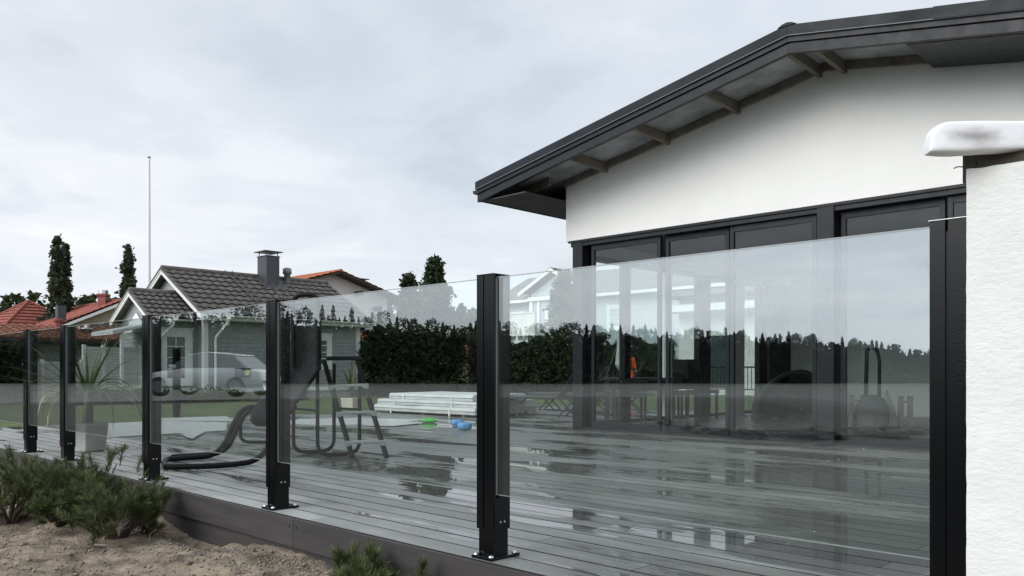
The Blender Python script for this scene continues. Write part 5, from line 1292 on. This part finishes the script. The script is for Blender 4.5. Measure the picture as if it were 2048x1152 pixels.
build_interior()

# ------------------------------------------------------------------ mountain pines and small litter on the soil
NEEDLE = mat('pine_needles', (.044, .066, .022), .55, c2=(.135, .165, .058), var=.35, vscale=9, trans=.12)
def pine(name, label, loc, h, spread, shoots, seed, mesh_share=None, nl=.045, per=95):
    rng = np.random.default_rng(seed); r = empty(name, loc, label=label, cat='shrub', group='dwarf mountain pines')
    wood = MB(); V, Q = [], []; nv = 0; nb = max(3, shoots // 11)
    for b in range(nb):
        az = rng.uniform(0, 6.283); out = spread * rng.uniform(.25, 1.0); hh = h * rng.uniform(.45, 1.0) * (1 - .35 * (out / spread) ** 2)
        p1 = np.array([math.cos(az) * out * .55, math.sin(az) * out * .55, hh * .38]); p2 = np.array([math.cos(az) * out, math.sin(az) * out, hh * .9])
        wood.tube([(0, 0, -.06), tuple(p1 * .5 + [0, 0, .02]), tuple(p1), tuple(p2)], [.020, .014, .010, .004], 6)
        for s in range(shoots // nb):
            t = rng.uniform(.25, 1.0); base = p1 * (1 - t) + p2 * t if t > .3 else p1 * t / .3; base = np.array(base)
            d = np.array([math.cos(az) * .5, math.sin(az) * .5, .8]) + rng.normal(size=3) * .55; d[2] = abs(d[2]) * .8 + .25; d /= np.linalg.norm(d)
            L_ = rng.uniform(.09, .19) * (h / .6) ** .5; base = base + rng.normal(size=3) * .03; tip = base + d * L_
            if loc[1] + tip[1] > 2.31 and loc[2] + tip[2] < .12: continue
            wood.tube([tuple(base), tuple(tip)], [.004, .003], 4)
            n = per; tt = rng.uniform(.12, 1.0, n) ** .8; c = base + d * (L_ * tt)[:, None]
            dirs = rng.normal(size=(n, 3)); dirs -= d * (dirs @ d)[:, None]; dirs /= np.linalg.norm(dirs, axis=1, keepdims=True)
            k = (.55 + .7 * tt)[:, None]; dirs = dirs * (1.05 - .45 * tt[:, None]) + d * k; dirs /= np.linalg.norm(dirs, axis=1, keepdims=True)
            ln = nl * rng.uniform(.7, 1.25, n)[:, None]; sd = np.cross(dirs, rng.normal(size=(n, 3))); sd /= np.linalg.norm(sd, axis=1, keepdims=True); w = .0017
            v = np.stack([c - sd * w, c + sd * w, c + dirs * ln + sd * w * .35, c + dirs * ln - sd * w * .35], 1).reshape(-1, 3)
            V.append(v); Q.append(np.arange(4 * n).reshape(n, 4) + nv); nv += 4 * n
    wood.build('branches', BARK, r); put('needles', fast_mesh('needles', np.concatenate(V), np.concatenate(Q), NEEDLE), r)
    return r
def dp(px, py):
    lo, hi = 2.0, 12.0
    for _ in range(40):
        m_ = (lo + hi) / 2; p = at_d(px, py, m_)
        if p.z > dirt_z(p.x, p.y): lo = m_
        else: hi = m_
    return Vector((p.x, p.y, dirt_z(p.x, p.y)))
q = dp(236, 1078); pine('dwarf_pine', 'dwarf mountain pine with bare trunk nearest the deck fascia', q, .33, .36, 150, 5, nl=.046)
q = dp(120, 1046); pine('dwarf_pine', 'bushy dwarf mountain pine around the yellow stake', q, .34, .50, 270, 6, nl=.048)
q = dp(150, 1036) + Vector((-.55, .30, 0)); pine('dwarf_pine', 'dwarf mountain pine behind the yellow stake below the leftmost posts', q, .40, .50, 230, 7, nl=.048)
q = dp(20, 1046); pine('dwarf_pine', 'dwarf mountain pine at the left edge of the picture', q, .50, .48, 250, 8, nl=.048)
q = at_d(735, 1200, 3.65); q.z = dirt_z(q.x, q.y); pine('dwarf_pine', 'dwarf mountain pine at the bottom edge beside the fascia', q, .13, .27, 120, 9, nl=.05, per=130)
q = dp(300, 1070); pine('dwarf_pine', 'small low pine sprig beside the deck dip', q, .10, .09, 14, 14, nl=.035)
def build_litter():
    q = dp(105, 1034); st = empty('plastic_stake', q, R(30), label='curved yellow plastic strip sticking out of the soil among the pines', cat='stake')
    YEL = mat('faded_yellow_plastic', (.60, .44, .10), .55, var=.35, vscale=30, c2=(.66, .60, .45))
    pts = [(0, 0, -.05), (.006, 0, .06), (.002, 0, .12), (-.02, 0, .165), (-.045, 0, .18)]; m = MB()
    for a, b in zip(pts, pts[1:]): m.bar(a, b, .03, .004, up=(1, 0, 0))
    m.build('strip', YEL, st)
    q = dp(196, 1092); o = MB().prism([(-.03, -.004), (.0, -.012), (.03, .0), (.055, .018), (.02, .012), (-.02, .006)], 'z', 0, .006).build('white_scrap', mat('white_scrap', (.75, .74, .68), .6), None, loc=q + Vector((0, 0, .004)), rot=(0, .1, R(40))); tag(o, 'small white scrap lying on the bare soil', 'scrap')
    for k, (px, py, l_) in enumerate(((300, 1085, .09), (288, 1035, .12), (60, 985, .14), (298, 1150, .05))):
        q = dp(px, py); o = MB().tube([q, q + Vector((.02, -.01, l_ * .6)), q + Vector((.05, .02, l_))], [.0022, .0018, .001], 5).build('dry_stalk', mat('dry_straw', (.42, .36, .22), .8)); tag(o, ['dry pale stalk right of the bare pine trunk', 'dry pale stalk at the sunken soil edge', 'dry pale stalk among the left pines', 'short dry stalk at the bottom edge of the soil'][k], 'stalk', 'dry stalks')
    # pebbles and crumbs of soil
    rng = np.random.default_rng(3); n = 9000; t = np.array([(0, 0, 1), (.9, 0, .1), (-.3, .85, 0), (-.5, -.75, .1), (0, 0, -.8)]); f = [(0, 1, 2), (0, 2, 3), (0, 3, 1), (4, 2, 1), (4, 3, 2), (4, 1, 3)]
    V, Q = [], []
    for i in range(n):
        if i < 3200: x = rng.uniform(-7.5, -2.8); y = 2.33 - abs(rng.normal()) * .16; s = rng.uniform(.004, .011)
        else: x = rng.uniform(-8.5, -2.2); y = rng.uniform(.6, 2.3); s = rng.uniform(.003, .013) * (1 if rng.uniform() < .93 else 2.2)
        a = rng.uniform(0, 6.28); c, sn = math.cos(a), math.sin(a); q = t * s * rng.uniform(.6, 1.3, 3); q = np.stack([q[:, 0] * c - q[:, 1] * sn, q[:, 0] * sn + q[:, 1] * c, q[:, 2] * .7], 1)
        V.append(q + [x, y, dirt_z(x, y) + s * .25]); Q += [[5 * i + a_ for a_ in g_] for g_ in f]
    m = mat('pebble', (.10, .085, .068), .95, c2=(.36, .32, .27), var=.4, vscale=40, space='World')
    o = put('loose_gravel', fast_mesh('loose_gravel', np.concatenate(V), np.array(Q), m)); tag(o, 'loose gravel and crumbs of soil along the deck edge', kind='stuff')
build_litter()

# ------------------------------------------------------------------ behind the viewer: cars and rocks that the glass mirrors
def build_car(label, px, D, paint, rz, zg):
    q = mirrored(at_d(px, HOR, D)); r = empty('parked_car', (q.x, q.y, zg), rz, label=label, cat='car')
    st = [(-2.2, .62, .55, .50), (-2.12, .74, .62, .78), (-1.6, .85, .70, .90), (-.9, .88, .72, .93), (.3, .89, .72, .92), (1.1, .88, .70, .86), (1.8, .82, .66, .76), (2.15, .70, .58, .62), (2.25, .55, .5, .5)]
    vs = []; n = 10
    for x, w, zm, zt in st:
        for y, z in ((0, .22), (w * .8, .22), (w, .40), (w, zm), (w * .93, zt), (w * .6, zt + .03), (0, zt + .045)): vs.append((x, y, z))
        for y, z in ((w * .6, zt + .03), (w * .93, zt), (w, zm), (w, .40), (w * .8, .22)): vs.append((x, -y, z))
    k = 12; m = MB().add(vs, [(i * k + j, i * k + (j + 1) % k, (i + 1) * k + (j + 1) % k, (i + 1) * k + j) for i in range(len(st) - 1) for j in range(k)] + [tuple(range(k)), tuple((len(st) - 1) * k + j for j in reversed(range(k)))], 0, True)
    b = m.build('body', paint, r)
    cab = [(-1.75, .72, .92), (-1.15, .62, 1.36), (-.2, .60, 1.43), (.45, .62, 1.36), (1.25, .74, .88)]; vs = []
    for x, w, z in cab: vs += [(x, -w, z), (x, w, z), (x, .80, .88), (x, -.80, .88)]
    MB().add(vs, [(i * 4 + j, i * 4 + (j + 1) % 4, (i + 1) * 4 + (j + 1) % 4, (i + 1) * 4 + j) for i in range(4) for j in range(4)] + [(0, 1, 2, 3), (19, 18, 17, 16)], 0).build('windows', mat('car_glass', (.012, .014, .016), .05, spec=.8), r)
    MB().prism([(-1.22, 1.33), (-.2, 1.425), (.5, 1.34), (.5, 1.37), (-.2, 1.46), (-1.22, 1.365)], 'y', -.63, .63).build('roof', paint, r, .02)
    for x in (-1.38, 1.38):
        for s in (-1, 1):
            w = MB().tube([(x, s * .68, .32), (x, s * .89, .32)], .32, 20).build('wheel', mat('tyre', (.015, .015, .015), .8), r); MB().tube([(x, s * .88, .32), (x, s * .905, .32)], .20, 14).build('rim', mat('dull_rim', (.16, .16, .165), .5), w)
    for s in (-1, 1):
        MB().box((2.02, s * .45, .55), (2.19, s * .72, .66)).build('headlight', STEEL, r, .02); MB().box((.72, s * .88, .92), (.90, s * 1.04, 1.04)).build('wing_mirror', paint, r, .03)
WP = mat('white_car_paint', (.60, .61, .62), .25, coat=.6); 
build_car('white car mirrored in the glass in front of the grey house', 425, 27.0, WP, R(136 + 12), .0)
def build_rocks():
    ROCK = mat('grey_boulder', (.075, .062, .05), .9, var=.5, vscale=3, bump=.03, bscale=5)
    lab = ['dark boulder', 'rounded boulder', 'flat boulder']
    places = [(1330, 858, .34), (1390, 860, .42), (1440, 862, .30), (1500, 866, .5), (1560, 862, .36), (1605, 866, .45), (1660, 868, .6), (1720, 862, .45), (1790, 864, .55), (1840, 860, .4), (1150, 892, .30), (1200, 895, .22)]
    order = ['first', 'second', 'third', 'fourth', 'fifth', 'sixth', 'seventh', 'eighth', 'ninth', 'tenth']
    for i, (px, py, s) in enumerate(places):
        v = on_z(px, py, -.65); p = mirrored(v); zg = ground_z(p.x, p.y)
        me = bpy.data.meshes.new('boulder'); bm = bmesh.new(); bmesh.ops.create_icosphere(bm, subdivisions=3, radius=1)
        for w in bm.verts:
            k = 1 + .7 * mnoise.noise(w.co * 1.1 + Vector((i * 3.1, 0, 0))) + .35 * mnoise.noise(w.co * 3 + Vector((0, i, 0))); w.co = Vector((w.co.x * 1.6, w.co.y, w.co.z * .55)) * k * s * .7
        bm.to_mesh(me); bm.free(); me.materials.append(ROCK); o = put('boulder', me, None, (p.x, p.y, zg + s * .08), (0, 0, i * 1.3))
        tag(o, (order[i] + ' dark boulder from the left in the row mirrored in the right glass panel') if i < 10 else ('larger' if i == 10 else 'smaller') + ' of two boulders mirrored low beside the middle post', 'boulder', 'boulders mirrored in the glass')
build_rocks()
